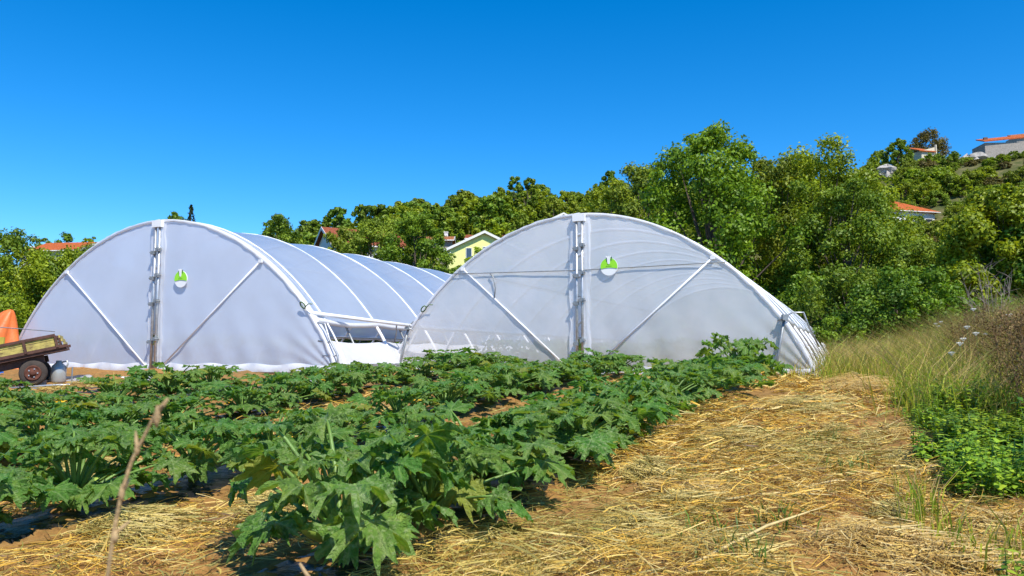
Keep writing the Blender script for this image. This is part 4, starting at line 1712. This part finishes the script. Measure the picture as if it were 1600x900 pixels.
# raked heaps of hay: strands laid over little mounds
def heap(seed, x, y, rad, hgt, n, pal, lab, group):
    r = np.random.default_rng(seed)
    a = r.uniform(0, 6.28, n)
    q = r.random(n) ** .6 * rad * (1 + .35 * np.sin(2 * a + seed) + .2 * np.sin(5 * a))
    px, py = x + q * np.cos(a), y + q * np.sin(a)
    z = H(px, py, True) + hgt * np.clip(1 - (q / rad) ** 2, 0, 1) * r.uniform(.3, 1, n)
    c = pal[r.choice(len(pal), n)] * r.uniform(.7, 1.15, (n, 1))
    ang = a + r.normal(0, .8, n) + r.choice([0, math.pi / 2], n, p=[.6, .4])
    me = strands(np.stack([px, py, z], 1), ang, r.uniform(.10, .30, n), r.uniform(.003, .007, n), -hgt / rad * .5 + r.normal(0, .15, n), r.normal(0, .5, n), c, seed, 'hay', M['straw'])
    o = mobj('hay_tuft', me)
    tag(o, lab, 'hay', group)


HP1 = np.array([(.62, .48, .14), (.50, .38, .10), (.36, .32, .09), (.68, .54, .20)])
HP2 = np.array([(.66, .46, .12), (.60, .38, .09), (.70, .54, .22), (.5, .33, .1)])
for i, (px, py, Y, rad, hg, pal, lab) in enumerate((
        (1015, 745, 4.3, .20, .10, 0, 'pale raked hay tuft nearest the edge row of zucchini'),
        (1075, 790, 3.7, .22, .06, 0, 'flattened pale hay tuft in the middle of the straw path'),
        (1000, 830, 3.3, .26, .05, 0, 'long swath of greenish hay lying across the straw path'),
        (1380, 850, 3.1, .40, .07, 1, 'golden straw heap at the weedy side of the path'),
        (1520, 880, 2.9, .40, .07, 1, 'golden straw heap beside the nettles'),
        (1360, 610, 9.5, .55, .12, 1, 'bright straw heap at the foot of the dry brown weeds'),
        (1330, 600, 10.5, .5, .10, 1, 'bright straw heap at the edge of the green grass'),
        (1250, 640, 7.5, .5, .10, 0, 'broad dull hay heap up the straw path'),
        (1150, 690, 5.6, .4, .08, 0, 'dull hay heap beside the bare soil patch'),
        (220, 830, 3.4, .34, .09, 0, 'pale green hay heap on the bare strip by the dry stalk'),
        (130, 740, 5.0, .5, .08, 0, 'hay heap between the near rows at the left'),
        (420, 800, 3.8, .25, .06, 0, 'small hay heap behind the largest zucchini plant'))):
    p = ground_at(px, py)
    heap(500 + i, p.x, p.y, rad * 1.1, hg * 1.7, 1300, (HP1, HP2)[pal], lab, None)

M['straw_pale'] = plain('pale_straw', (.62, .48, .2), .6, 0, .25, 20, .3)
# small trodden clumps all along the path
for i in range(34):
    x, y = uv2xy(*(lambda u: (u, rnd.uniform(-1.7, .5) + ROW_SLANT * u * .6))(rnd.uniform(3.0, 12.5)))
    heap(560 + i, x, y, rnd.uniform(.12, .34), rnd.uniform(.05, .12), rnd.randrange(160, 420), rnd.choice((HP1, HP2)), 'small trodden clump of hay on the straw path', 'trodden hay clumps on the path')
# long single straws
for i, (x0, y0, x1, y1, Y0, Y1, lab) in enumerate((
        (1085, 895, 1290, 805, 2.75, 3.4, 'long pale straw stalk lying across the near straw path'),
        (1120, 790, 1300, 785, 3.75, 3.75, 'long golden straw lying level on the path'),
        (1370, 600, 1500, 545, 7.4, 7.2, 'long bent straw stalk leaning up against the dry brown weeds'),
        (1449, 548, 1480, 575, 7.6, 7.6, 'short straw stalk standing slanted before the dry weeds'),
        (1405, 605, 1440, 572, 8.0, 7.9, 'short straw stalk propped at the edge of the grass'),
        (1245, 763, 1360, 760, 4.1, 4.1, 'bright straw stalk lying crosswise beside the green tufts'))):
    a = ground_at(x0, y0)
    b = ground_at(x1, y1) if i not in (2, 3, 4) else at(x1, y1, a.y - .1)
    if i not in (2, 3, 4):
        a.z = H1(a.x, a.y) + .03
        b.z = H1(b.x, b.y) + .045
    else:
        a.z = H1(a.x, a.y) + .02
    mid = (a + b) / 2 + Vector((0, 0, .03))
    o = MB().tube([a, a.lerp(mid, .6), mid, mid.lerp(b, .5), b], [.008, .0085, .008, .006, .004], 6).build('straw_stalk', M['straw_pale'], None, True)
    tag(o, lab, 'straw stalk')

# grass
GP = np.array([(.32, .42, .03), (.44, .48, .04), (.24, .38, .03), (.56, .50, .07), (.60, .46, .12)])
GP2 = np.array([(.36, .25, .10), (.28, .19, .08), (.42, .32, .14), (.24, .22, .06), (.34, .29, .08)])


def grass_area(seed, n, vr, ur, hr, pal, name, lab, wr=(.006, .012), edge=None, lean=.3, up=.8):
    r, u, v, x, y = scatter(seed, n, vr, ur, up)
    keep = np.ones(n, bool)
    if edge is not None:
        keep = edge(u, v, x, y, r)
    x, y = x[keep], y[keep]
    n = len(x)
    z = H(x, y, False) - .02
    h = r.uniform(hr[0], hr[1], n) * (.7 + .7 * vnoise(x * .9, y * .9))
    a = r.uniform(0, 6.28, n)
    dl = np.stack([np.cos(a), np.sin(a), np.zeros(n)], 1) * (h * np.abs(r.normal(lean, .25, n)))[:, None]
    sd = np.stack([-np.sin(a + 1), np.cos(a + 1), np.zeros(n)], 1) * r.uniform(wr[0], wr[1], n)[:, None]
    b = np.stack([x, y, z], 1)
    up_ = np.zeros((n, 3))
    up_[:, 2] = h
    m1 = b + up_ * .55 + dl * .28
    tp = b + up_ * (1 - .15 * r.random(n))[:, None] + dl
    V = np.stack([b - sd, b + sd, m1 + sd * .8, m1 - sd * .8, tp + sd * .12, tp - sd * .12], 1).reshape(-1, 3)
    k = np.arange(n) * 6
    F = np.stack([np.stack([k, k + 1, k + 2, k + 3], 1), np.stack([k + 3, k + 2, k + 4, k + 5], 1)], 1).reshape(-1, 4)
    pa = vnoise(x * .6 + 11, y * .6 + 3)
    ci = np.clip((pa * len(pal) + r.normal(0, 1.0, n)).astype(int), 0, len(pal) - 1)
    c = pal[ci] * r.uniform(.7, 1.25, (n, 1))
    c2 = np.repeat(c, 2, axis=0)
    dry = (r.random(n) < .68)[:, None]
    c2[1::2] = np.where(dry, np.array([.58, .43, .15]) * r.uniform(.65, 1.2, (n, 1)), c2[1::2])
    return stuff(name, mesh_from(name, V, F, M['blade'], cattr=c2), lab, 'grass')


def gedge(u, v, x, y, r):
    e = np.where(u > 13.2, -.45, .75) + .5 * (vnoise(u * .8, v * .8) - .5) + .25 * r.normal(size=len(u))
    return (v > e) & ~((v < 1.6) & (u < 7.5) & (r.random(len(u)) < .7)) & (x / y < .9)


grass_area(600, 60000, (-.6, 6.5), (8.0, 26), (.25, .92), GP, 'meadow_grass', 'tall yellow-green meadow grass beside the flank of the greyish polytunnel', edge=gedge, wr=(.0022, .0055), lean=.75)
grass_area(601, 34000, (1.3, 6.0), (5.0, 17), (.35, .95), GP2, 'dry_grass', 'dry brown seeding grass on the bank beyond the straw path', edge=lambda u, v, x, y, r: (v > 1.3 + .5 * vnoise(u, v)) & (r.random(len(u)) < np.clip((u - 5.5 - 3 * vnoise(u * .7, v * .7)) / 4, 0, 1)) & (x / y > .40 + .05 * r.normal(size=len(u))) & (x / y < .95), wr=(.0025, .006), lean=.5)
grass_area(602, 15000, (.2, 3.6), (1.8, 11), (.08, .34), GP, 'short_grass', 'short green grass and seedlings coming through the straw at the weedy side', edge=lambda u, v, x, y, r: (vnoise(x * 1.4, y * 1.4) > .52) & (v > .2), wr=(.003, .006), up=.6)
grass_area(603, 1600, (-1.0, 1.0), (11.2, 16.5), (.15, .55), GP, 'corner_grass', 'sparse grass growing at the corner of the greyish polytunnel', edge=lambda u, v, x, y, r: (v > -1.3) & (vnoise(x * 1.1, y * 1.1) > .4) & ((v > -.5) | (u < 14.2)) & ((v > -.6 + .3 * (14.4 - u)) | (u > 13.2)), wr=(.004, .008))

# green tufts in the path
for i, (px, py, Y) in enumerate(((1225, 820, 3.35), (1290, 690, 5.2), (1150, 880, 2.9), (1330, 740, 4.3), (1110, 835, 3.2), (1270, 640, 6.5))):
    p = ground_at(px, py)
    r = np.random.default_rng(700 + i)
    n = 36
    x = p.x + r.normal(0, .09, n)
    y = p.y + r.normal(0, .09, n)
    a = r.uniform(0, 6.28, n)
    h = r.uniform(.06, .16, n)
    b = np.stack([x, y, H(x, y)], 1)
    dl = np.stack([np.cos(a), np.sin(a), np.zeros(n)], 1) * (h * .6)[:, None]
    sd = np.stack([-np.sin(a), np.cos(a), np.zeros(n)], 1) * .004
    upv = np.stack([np.zeros(n), np.zeros(n), h], 1)
    V = np.stack([b - sd, b + sd, b + upv * .7 + dl * .4 + sd, b + upv * .7 + dl * .4 - sd, b + upv + dl + sd * .1, b + upv + dl - sd * .1], 1).reshape(-1, 3)
    k = np.arange(n) * 6
    F = np.stack([np.stack([k, k + 1, k + 2, k + 3], 1), np.stack([k + 3, k + 2, k + 4, k + 5], 1)], 1).reshape(-1, 4)
    c = np.array([(.10, .20, .025)]) * r.uniform(.7, 1.4, (n, 1))
    tag(mobj('grass_tuft', mesh_from('grass_tuft', V, F, M['blade'], cattr=np.repeat(c, 2, axis=0))), 'small fresh green grass tuft growing through the straw path', 'grass tuft', 'green tufts in the straw path')


# nettle-like weeds: stems with paired toothed leaves
def weed_mesh(seed, n_st, h, spread, ls):
    r = random.Random(seed)
    st = MB()
    V, F = [], []
    for k in range(n_st):
        a = r.uniform(0, 6.28)
        q = spread * math.sqrt(r.random())
        b = Vector((q * math.cos(a), q * math.sin(a), -.02))
        hh = h * r.uniform(.5, 1.05)
        t = b + Vector((r.uniform(-.3, .3) * hh, r.uniform(-.3, .3) * hh, hh))
        m_ = b.lerp(t, .5) + Vector((r.uniform(-.03, .03), r.uniform(-.03, .03), .03))
        st.tube([b, m_, t], [.004, .0035, .002], 5, False)
        nl = 9
        for j in range(nl):
            q = .22 + .78 * j / (nl - 1)
            c = b.lerp(m_, q * 2) if q < .5 else m_.lerp(t, q * 2 - 1)
            for sgn in (0, math.pi):
                az = j * 1.57 + sgn + r.uniform(-.4, .4)
                d = Vector((math.cos(az), math.sin(az), r.uniform(-.5, .35))).normalized()
                s = Vector((-math.sin(az), math.cos(az), r.uniform(-.3, .3)))
                L = ls * r.uniform(.6, 1.2) * (1.1 - .5 * q)
                w = L * .3
                nz_ = d.cross(s).normalized() * (L * .06)
                i0 = len(V)
                for pt in (c, c + d * L * .3 - s * w, c + d * L * .35 + nz_, c + d * L * .3 + s * w, c + d * L * .7 - s * w * .62, c + d * L * .7 + s * w * .62, c + d * L - nz_):
                    V.append(tuple(pt))
                F += [(i0, i0 + 1, i0 + 2), (i0, i0 + 2, i0 + 3), (i0 + 1, i0 + 4, i0 + 2), (i0 + 2, i0 + 5, i0 + 3), (i0 + 2, i0 + 4, i0 + 6), (i0 + 2, i0 + 6, i0 + 5)]
    rn = np.repeat(np.array([r.random() for _ in range(len(F) // 6)]), 6)
    return st.mesh('stems', M['stem']), mesh_from('foliage', V, F, M['lf_weed'], fattr=rn)


WEEDS = [weed_mesh(800 + k, 26, .36, .26, .085) for k in range(4)]
nw = 0
for _ in range(1500):
    if nw >= 60:
        break
    u = rnd.uniform(3.5, 12)
    v = rnd.uniform(.55, 4.2)
    x, y = uv2xy(u, v)
    r_ = x / y
    if r_ < .47 + .04 * math.sin(u * 2.3) or r_ > .80 or rnd.random() > .35 + 5 * (r_ - .46) or vnoise(np.array([x * 1.1]), np.array([y * 1.1]))[0] < .2:
        continue
    px, py = proj((x, y, H1(x, y) + .2))
    if py < 596 or (py > 722 and not (px > 1555 and py > 850)):
        continue
    st, fo = WEEDS[nw % 4]
    lab = 'clump of dark green nettle-like weeds at the side of the straw path'
    w = root('weed_clump', lab, 'weed', (x, y, H1(x, y) - .01), rnd.uniform(0, 6.28), 'green weeds beside the straw path')
    s = rnd.uniform(.5, 1.1)
    w.scale = (s, s, s * rnd.uniform(.6, 1.2))
    mobj('stems', st, w)
    mobj('foliage', fo, w)
    nw += 1


# dry brown branching weeds, and white umbels
def dry_mesh(seed, h):
    r = random.Random(seed)
    st = MB()
    V, F, RN = [], [], []
    tips = []
    for k in range(3):
        b = Vector((r.uniform(-.06, .06), r.uniform(-.06, .06), -.03))
        t = Vector((b.x + r.uniform(-.25, .25) * h, b.y + r.uniform(-.25, .25) * h, h * r.uniform(.7, 1.05)))
        st.tube([b, b.lerp(t, .5) + Vector((r.uniform(-.03, .03), 0, 0)), t], [.006, .0045, .0025], 5, False)
        tips.append(t)
        for j in range(9):
            q = .3 + .65 * j / 8
            c = b.lerp(t, q)
            a = r.uniform(0, 6.28)
            e = c + Vector((math.cos(a) * .16 * h * (1.2 - q), math.sin(a) * .16 * h * (1.2 - q), .18 * h))
            st.tube([c, c.lerp(e, .6) + Vector((0, 0, -.02)), e], [.003, .0025, .0015], 4, False)
            tips.append(e)
    for t in tips:
        for j in range(16):
            c = t + Vector((r.gauss(0, .035), r.gauss(0, .035), r.gauss(-.03, .05)))
            d = Vector((r.gauss(0, 1), r.gauss(0, 1), r.gauss(0, 1))).normalized()
            e = d.orthogonal().normalized()
            s = r.uniform(.008, .02)
            i0 = len(V)
            for pt in (c - d * s, c + e * s * .5, c + d * s, c - e * s * .5):
                V.append(tuple(pt))
            F.append((i0, i0 + 1, i0 + 2, i0 + 3))
            RN.append(r.random())
    return st.mesh('stems', M['drybrown'], False), mesh_from('seed_heads', V, F, M['lf_dryweed'], fattr=RN)


DRY = [dry_mesh(850 + k, 1.0) for k in range(5)]
nd_ = 0
for _ in range(3000):
    if nd_ >= 125:
        break
    u = rnd.uniform(6.0, 14)
    v = rnd.uniform(1.3, 5.0)
    x, y = uv2xy(u, v)
    r_ = x / y
    if not (.50 < r_ < .78):
        continue
    if rnd.random() > (r_ - .46) / .16:
        continue
    st, fo = DRY[nd_ % 5]
    w = root('dry_weed', 'dry brown branching weed with seed heads on the bank beyond the path', 'dry weed', (x, y, H1(x, y, False)), rnd.uniform(0, 6.28), 'dry brown weeds on the bank')
    s = rnd.uniform(.55, .9)
    w.scale = (s, s, s)
    mobj('stems', st, w)
    mobj('seed_heads', fo, w)['kind'] = 'stuff'
    nd_ += 1

ur_ = random.Random(3)
for i, (px, py, Y) in enumerate(((1511, 514, 9.5), (1525, 524, 9.2), (1577, 495, 9.5), (1521, 486, 11), (1500, 540, 8.5), (1560, 513, 10), (1505, 533, 9), (1487, 555, 8.6), (1539, 525, 10), (1589, 526, 9), (1470, 505, 14), (1462, 508, 14.2), (1466, 512, 14))):
    p = at(px, py, Y)
    zg = H1(p.x, p.y, False)
    t = root('umbel_flower', 'flat white umbel flower head on a thin stalk among the dry weeds', 'flower', (p.x, p.y, zg), 0, 'white umbels among the weeds')
    h = p.z - zg
    MB().tube([(0, 0, -.02), (.03, .01, h * .6), (0, 0, h)], [.004, .003, .002], 5).build('stalk', M['stem'], t)
    b = MB()
    for k in range(15):
        a = k * 2.4
        q = .032 * math.sqrt(k / 14)
        c = Vector((q * math.cos(a), q * math.sin(a), h + .028 - 6 * q * q + .008 * ur_.random()))
        b.lathe([(.002, -.008), (.006, 0), (.004, .005)], 6, 'z', c)
        b.tube([(0, 0, h - .005), c], .0012, 3, False)
    b.build('flower_head', M['petal_white'], t)

# leafless twiggy shrub
p = at(1553, 500, 20)
t = root('twiggy_shrub', 'leafless grey twiggy shrub in front of the dark tree shade', 'shrub', (p.x, p.y, H1(p.x, p.y, False)))
tr_ = random.Random(31)
zt_ = at(1550, 425, 20).z - H1(p.x, p.y, False)
M['twig'] = plain('grey_twig', (.26, .21, .18), .9, 0, .3, 8, .3)
for k in range(16):
    a = tr_.uniform(0, 6.28)
    top = Vector((math.cos(a) * tr_.uniform(.2, .9), math.sin(a) * tr_.uniform(.2, .6), zt_ * tr_.uniform(.6, 1.02)))
    b = MB()
    pts = [Vector((tr_.uniform(-.1, .1), tr_.uniform(-.1, .1), -.05))]
    for j in range(1, 6):
        pts.append(pts[0].lerp(top, j / 5) + Vector((tr_.uniform(-.08, .08), tr_.uniform(-.08, .08), 0)))
    b.tube(pts, [.016, .013, .011, .009, .006, .003], 5)
    for j in range(2, 6):
        for m_ in range(2):
            e = pts[j] + Vector((tr_.uniform(-.3, .3), tr_.uniform(-.3, .3), tr_.uniform(.1, .35)))
            b.tube([pts[j], pts[j].lerp(e, .5) + Vector((0, 0, .03)), e], [.006, .004, .002], 4, False)
    b.build('branch', M['twig'], t)


# the blurred dry stalk close to the lens
def near_stalk():
    Y = .80
    t = root('dry_stalk', 'out of focus dry seed stalk with swollen joints rising close in front', 'dry stalk', tuple(at(165, 1010, Y)))
    o = Vector(t.location)
    pp = [(165, 1010), (168, 900), (178, 830), (190, 770), (205, 722), (216, 700), (232, 668), (246, 640), (262, 622)]
    P = [at(a, b_, Y) - o for a, b_ in pp]
    MB().tube(P, [.0021, .0021, .0021, .0020, .0019, .0018, .0017, .0015, .0008], 8).build('stem', M['drystalk'], t, True)
    for (a, b_, w, h) in ((190, 772, .0034, .008), (214, 703, .0030, .006), (245, 652, .0040, .010), (180, 840, .0032, .006)):
        c = at(a, b_, Y) - o
        b = MB().lathe([(.001, -h), (w * .7, -h * .5), (w, 0), (w * .6, h * .6), (.001, h * 1.2)], 10, 'z', c)
        b.build('seed_pod', M['drystalk'], t, True)
    for (a, b_, dx, dy) in ((190, 772, 14, -26), (214, 703, -2, -30), (178, 835, 26, -22), (246, 645, 18, -22)):
        c = at(a, b_, Y) - o
        e = at(a + dx, b_ + dy, Y + .01) - o
        MB().tube([c, c.lerp(e, .5), e], [.0015, .002, .0006], 6).build('husk', M['drystalk'], t, True)


near_stalk()
a = at(468, 880, 1.2)
b = at(500, 930, 1.2)
tag(MB().tube([a, a.lerp(b, .5), b], [.002, .0035, .004], 8).build('straw_stalk', M['drystalk'], None, True), 'blurred pale straw tip poking up before the largest zucchini plant', 'straw stalk')

# ================================================================== TRAILER AND YARD THINGS AT THE LEFT
M['trailer_brown'] = plain('rusty_brown_steel', (.11, .05, .035), .75, .2, .5, 9, .4)
M['trailer_yellow'] = plain('faded_yellow_planks', (.46, .38, .10), .8, 0, .4, 9, .4, (.22, .16, .06))
M['tyre'] = plain('dusty_tyre', (.055, .042, .034), .9, 0, .4, 9, .5)
M['rim'] = plain('rusty_rim', (.14, .05, .03), .8, .3, .5, 14, .4)
M['orange_tarp'] = plain('orange_tarp', (.70, .16, .03), .5, 0, .25, 4, .4)
M['blue_tarp'] = plain('blue_tarp', (.03, .16, .62), .45, 0, .2, 4, .3)
M['jug'] = filmmat('translucent_jug', clear=.05, color=(.52, .54, .52), gloss=.3, milky=.3, bscale=6)
M['yellow_paint'] = plain('yellow_paint', (.50, .40, .05), .5, 0, .2, 6, .2)
YT = 13.4
end = at(103, 541, YT)
sl = math.atan(22 / 92)
gz = H1(end.x - .5, YT + .5, False)
T = root('farm_trailer', 'old two-wheeled farm trailer with faded yellow slatted sides and brown frame', 'trailer', (end.x, YT, gz), R_(27))
ez = end.z - gz
rotm = Matrix.Rotation(-sl, 3, 'Y')
base = Vector((0, 0, ez))


def tp(x, y, z):
    return base + rotm @ Vector((x, y, z))


Lb, Wb, Hb = 2.9, 1.35, .22
MB().box(tp(-Lb / 2, Wb / 2, -.035), (Lb, Wb, .05), rotm).build('bed_floor', M['trailer_brown'], T)
for yy in (0.0, Wb):
    MB().box(tp(-Lb / 2, yy, .015), (Lb + .06, .06, .05), rotm).build('lower_rail', M['trailer_brown'], T)
    MB().box(tp(-Lb / 2 - .06, yy, Hb), (Lb - .12, .06, .045), rotm).build('top_rail', M['trailer_brown'], T)
    for k in range(3):
        MB().box(tp(-Lb / 2 - .04, yy + .005, .062 + .056 * k), (Lb - .14, .022, .046), rotm).build('plank', M['trailer_yellow'], T)
    for k in range(6):
        MB().box(tp(-.12 - k * .46, yy - .028, .11), (.04, .03, .2), rotm).build('stake', M['trailer_brown'], T)
for k in range(3):
    MB().box(tp(-.02, Wb / 2, .062 + .056 * k) + Vector((-.012 * k * 2, 0, 0)), (.022, Wb - .1, .046), rotm).build('tail_plank', M['trailer_yellow'], T)
MB().box(tp(-Lb / 2 - .1, .14, -.13), (Lb - .5, .08, .12), rotm).build('chassis_beam', M['trailer_brown'], T)
MB().box(tp(-Lb / 2 - .1, Wb - .14, -.13), (Lb - .5, .08, .12), rotm).build('chassis_beam', M['trailer_brown'], T)
MB().box(tp(-.62, Wb / 2, -.21), (.24, Wb - .3, .2), rotm).build('axle_box', M['trailer_brown'], T)
hx = -.46
for yy in (.1, Wb - .1):
    w = MB().lathe([(0.123, -0.075), (0.184, -0.085), (0.205, -0.060), (0.210, 0.000), (0.205, 0.060), (0.184, 0.085), (0.123, 0.075)], 30, 'y', (hx, yy, .20)).build('tyre', M['tyre'], T, True)
    w.name = 'wheel'
    MB().lathe([(0.016, -0.115), (0.041, -0.115), (0.045, -0.090), (0.098, -0.082), (0.115, -0.100), (0.125, -0.088), (0.125, 0.088)], 24, 'y', (hx, yy, .20)).build('rim', M['rim'], w, True)
    for q in range(5):
        MB().box((hx + .068 * math.cos(q * 1.257), yy - .09, .20 + .068 * math.sin(q * 1.257)), (.02, .02, .02)).build('wheel_nut', M['galv'], w)
MB().tube([(hx, 0, .20), (hx, Wb, .20)], .035, 8).build('axle', M['trailer_brown'], T)
MB().tube([tp(-Lb, Wb / 2 - .4, -.1), tp(-Lb - .9, Wb / 2, -.12)], .04, 6).tube([tp(-Lb, Wb / 2 + .4, -.1), tp(-Lb - .9, Wb / 2, -.12)], .04, 6).build('drawbar', M['trailer_brown'], T)
MB().box((hx + .02, .3, .03), (.34, .3, .08)).build('chock', M['wall_stone'], T)
# white jug
p = at(92, 572, YT + .25)
g = H1(p.x, p.y)
t = root('plastic_jug', 'cloudy white plastic jug standing behind the trailer wheel', 'jug', (p.x, p.y, g), .2)
MB().lathe([(.10, 0), (.12, .03), (.12, .22), (.105, .29), (.05, .34), (.04, .38)], 16).build('body', M['jug'], t, True)
MB().tube([(.05, 0, .35), (.13, 0, .37), (.145, 0, .32), (.11, 0, .24)], .015, 6).build('handle', M['jug'], t, True)
# orange tarpaulin over a heap, blue sheet, yellow board, thin pole
def drape(name, lab, cat, px, py0, py1, Y, w, mat, seed, peak):
    p0 = at(px, py1, Y)
    z1 = at(px, py0, Y).z
    zg = H1(p0.x, p0.y, False)
    h = z1 - zg
    r = np.random.default_rng(seed)
    nu, nv = 40, 22
    V, F = [], []
    for j in range(nv + 1):
        q = j / nv
        for i in range(nu):
            a = 2 * math.pi * i / nu
            fold = 1 + .16 * math.sin(6 * a + 3 * q) * q ** .5 + .08 * math.sin(13 * a + seed) * q
            rad = w * (.06 + .94 * q ** .85) * fold
            x = rad * math.cos(a) + peak * (1 - q) ** 1.5
            y = rad * .8 * math.sin(a)
            V.append((x, y, h * (1 - q ** 1.25) - .03 + .02 * r.normal() * .3))
    for j in range(nv):
        for i in range(nu):
            F.append((j * nu + i, (j + 1) * nu + i, (j + 1) * nu + (i + 1) % nu, j * nu + (i + 1) % nu))
    F.append(tuple(range(nu)))
    o = mobj(name, mesh_from(name, V, F, mat, True))
    o.location = (p0.x, p0.y, zg)
    tag(o, lab, cat)


drape('orange_tarpaulin', 'orange tarpaulin draped in folds over a heap at the tunnel corner', 'tarpaulin', -16, 482, 530, 17.5, .74, M['orange_tarp'], 4, .42)
drape('blue_sheet', 'blue plastic sheet bunched behind the farm trailer', 'sheet', -34, 512, 545, 15.6, .45, M['blue_tarp'], 9, .1)
p = at(-32, 540, 14.95)
t = MB().box((0, 0, .40), (.9, .04, .4), Matrix.Rotation(.06, 3, 'Y')).box((-.3, .03, .3), (.06, .04, .8)).box((.3, .03, .3), (.06, .04, .8)).build('yellow_board', M['yellow_paint'])
t.location = (p.x, p.y, H1(p.x, p.y) + .15)
tag(t, 'faded yellow board standing on edge behind the trailer sides', 'board')
a = at(-30, 509, 15.2)
b = at(86, 518, 15.2)
bl = MB().tube([a, b], .009, 5)
tag(bl.build('thin_rod', M['galv_dull'], None), 'thin dark rod resting across the trailer top in front of the blue sheet', 'rod')
# poles, soil and film scraps along the foot of the left tunnel
for i, (x0, y0, x1, y1, Y, lab) in enumerate(((14, 589, 150, 583, 12.9, 'long grey pole lying on the soil before the trailer wheel'),
                                         (20, 593, 62, 592, 12.6, 'short bent grey pole lying on the soil before the trailer'),
                                         (120, 584, 235, 579, 13.8, 'thin pole lying along the foot of the bluish polytunnel'))):
    a = at(x0, y0, Y)
    b = at(x1, y1, Y + .3)
    a.z = H1(a.x, a.y) + .035
    b.z = H1(b.x, b.y) + .035
    tag(MB().tube([a, a.lerp(b, .5) + Vector((0, 0, .015)), b], .02, 7).build('pole', M['galv'], None, True), lab, 'pole')
p = at(113, 570, 13.4)
tag(MB().tube([(p.x, p.y, H1(p.x, p.y) - .05), (p.x + .005, p.y, H1(p.x, p.y) + .32)], .012, 6).build('stake', M['galv_dull'], None), 'thin dark stake stuck upright in the soil beside the jug', 'stake')


def scrap(px, py, Y, w, d, hh, seed, lab):
    p = at(px, py, Y)
    P = []
    for i in range(22):
        row = []
        for j in range(10):
            x = p.x + (i / 21 - .5) * w
            y = p.y + (j / 9 - .5) * d
            k = math.sin(math.pi * i / 21) * math.sin(math.pi * j / 9)
            row.append((x, y, H1(x, y) + .012 + hh * k * (.6 + .8 * vnoise(x * 9 + seed, y * 9))))
        P.append(row)
    tag(MB().grid(P).build('film_scrap', M['scrap'], None, True), lab, 'plastic scrap')


scrap(140, 580, 13.9, .7, .35, .07, 1, 'crumpled white film scrap on the soil nearest the trailer')
scrap(215, 580, 13.7, .8, .3, .08, 2, 'crumpled white film scrap on the soil left of the centre posts')
scrap(285, 580, 13.4, .6, .25, .05, 3, 'flat white film scrap on the soil right of the centre posts')
scrap(490, 584, 12.6, .55, .3, .08, 4, 'crumpled white film scrap at the corner foot of the bluish polytunnel')


def mound(px, py, Y, w, hh, seed, lab):
    p = at(px, py, Y)
    P = []
    for i in range(30):
        row = []
        for j in range(16):
            x = p.x + (i / 29 - .5) * w
            y = p.y + (j / 15 - .5) * w * .5
            k = math.sin(math.pi * i / 29) * math.sin(math.pi * j / 15)
            row.append((x, y, H1(x, y) - .02 + hh * k * (.5 + vnoise(x * 6 + seed, y * 6))))
        P.append(row)
    tag(MB().grid(P).build('soil_heap', M['soil'], None, True), lab, 'soil heap')


mound(160, 584, 13.2, 1.3, .16, 1, 'low heap of loose brown soil between the jug and the centre posts')
mound(20, 592, 12.6, 1.2, .14, 2, 'low heap of brown soil before the farm trailer')
mound(330, 586, 12.8, 1.4, .14, 5, 'low heap of brown soil along the foot of the bluish end film')
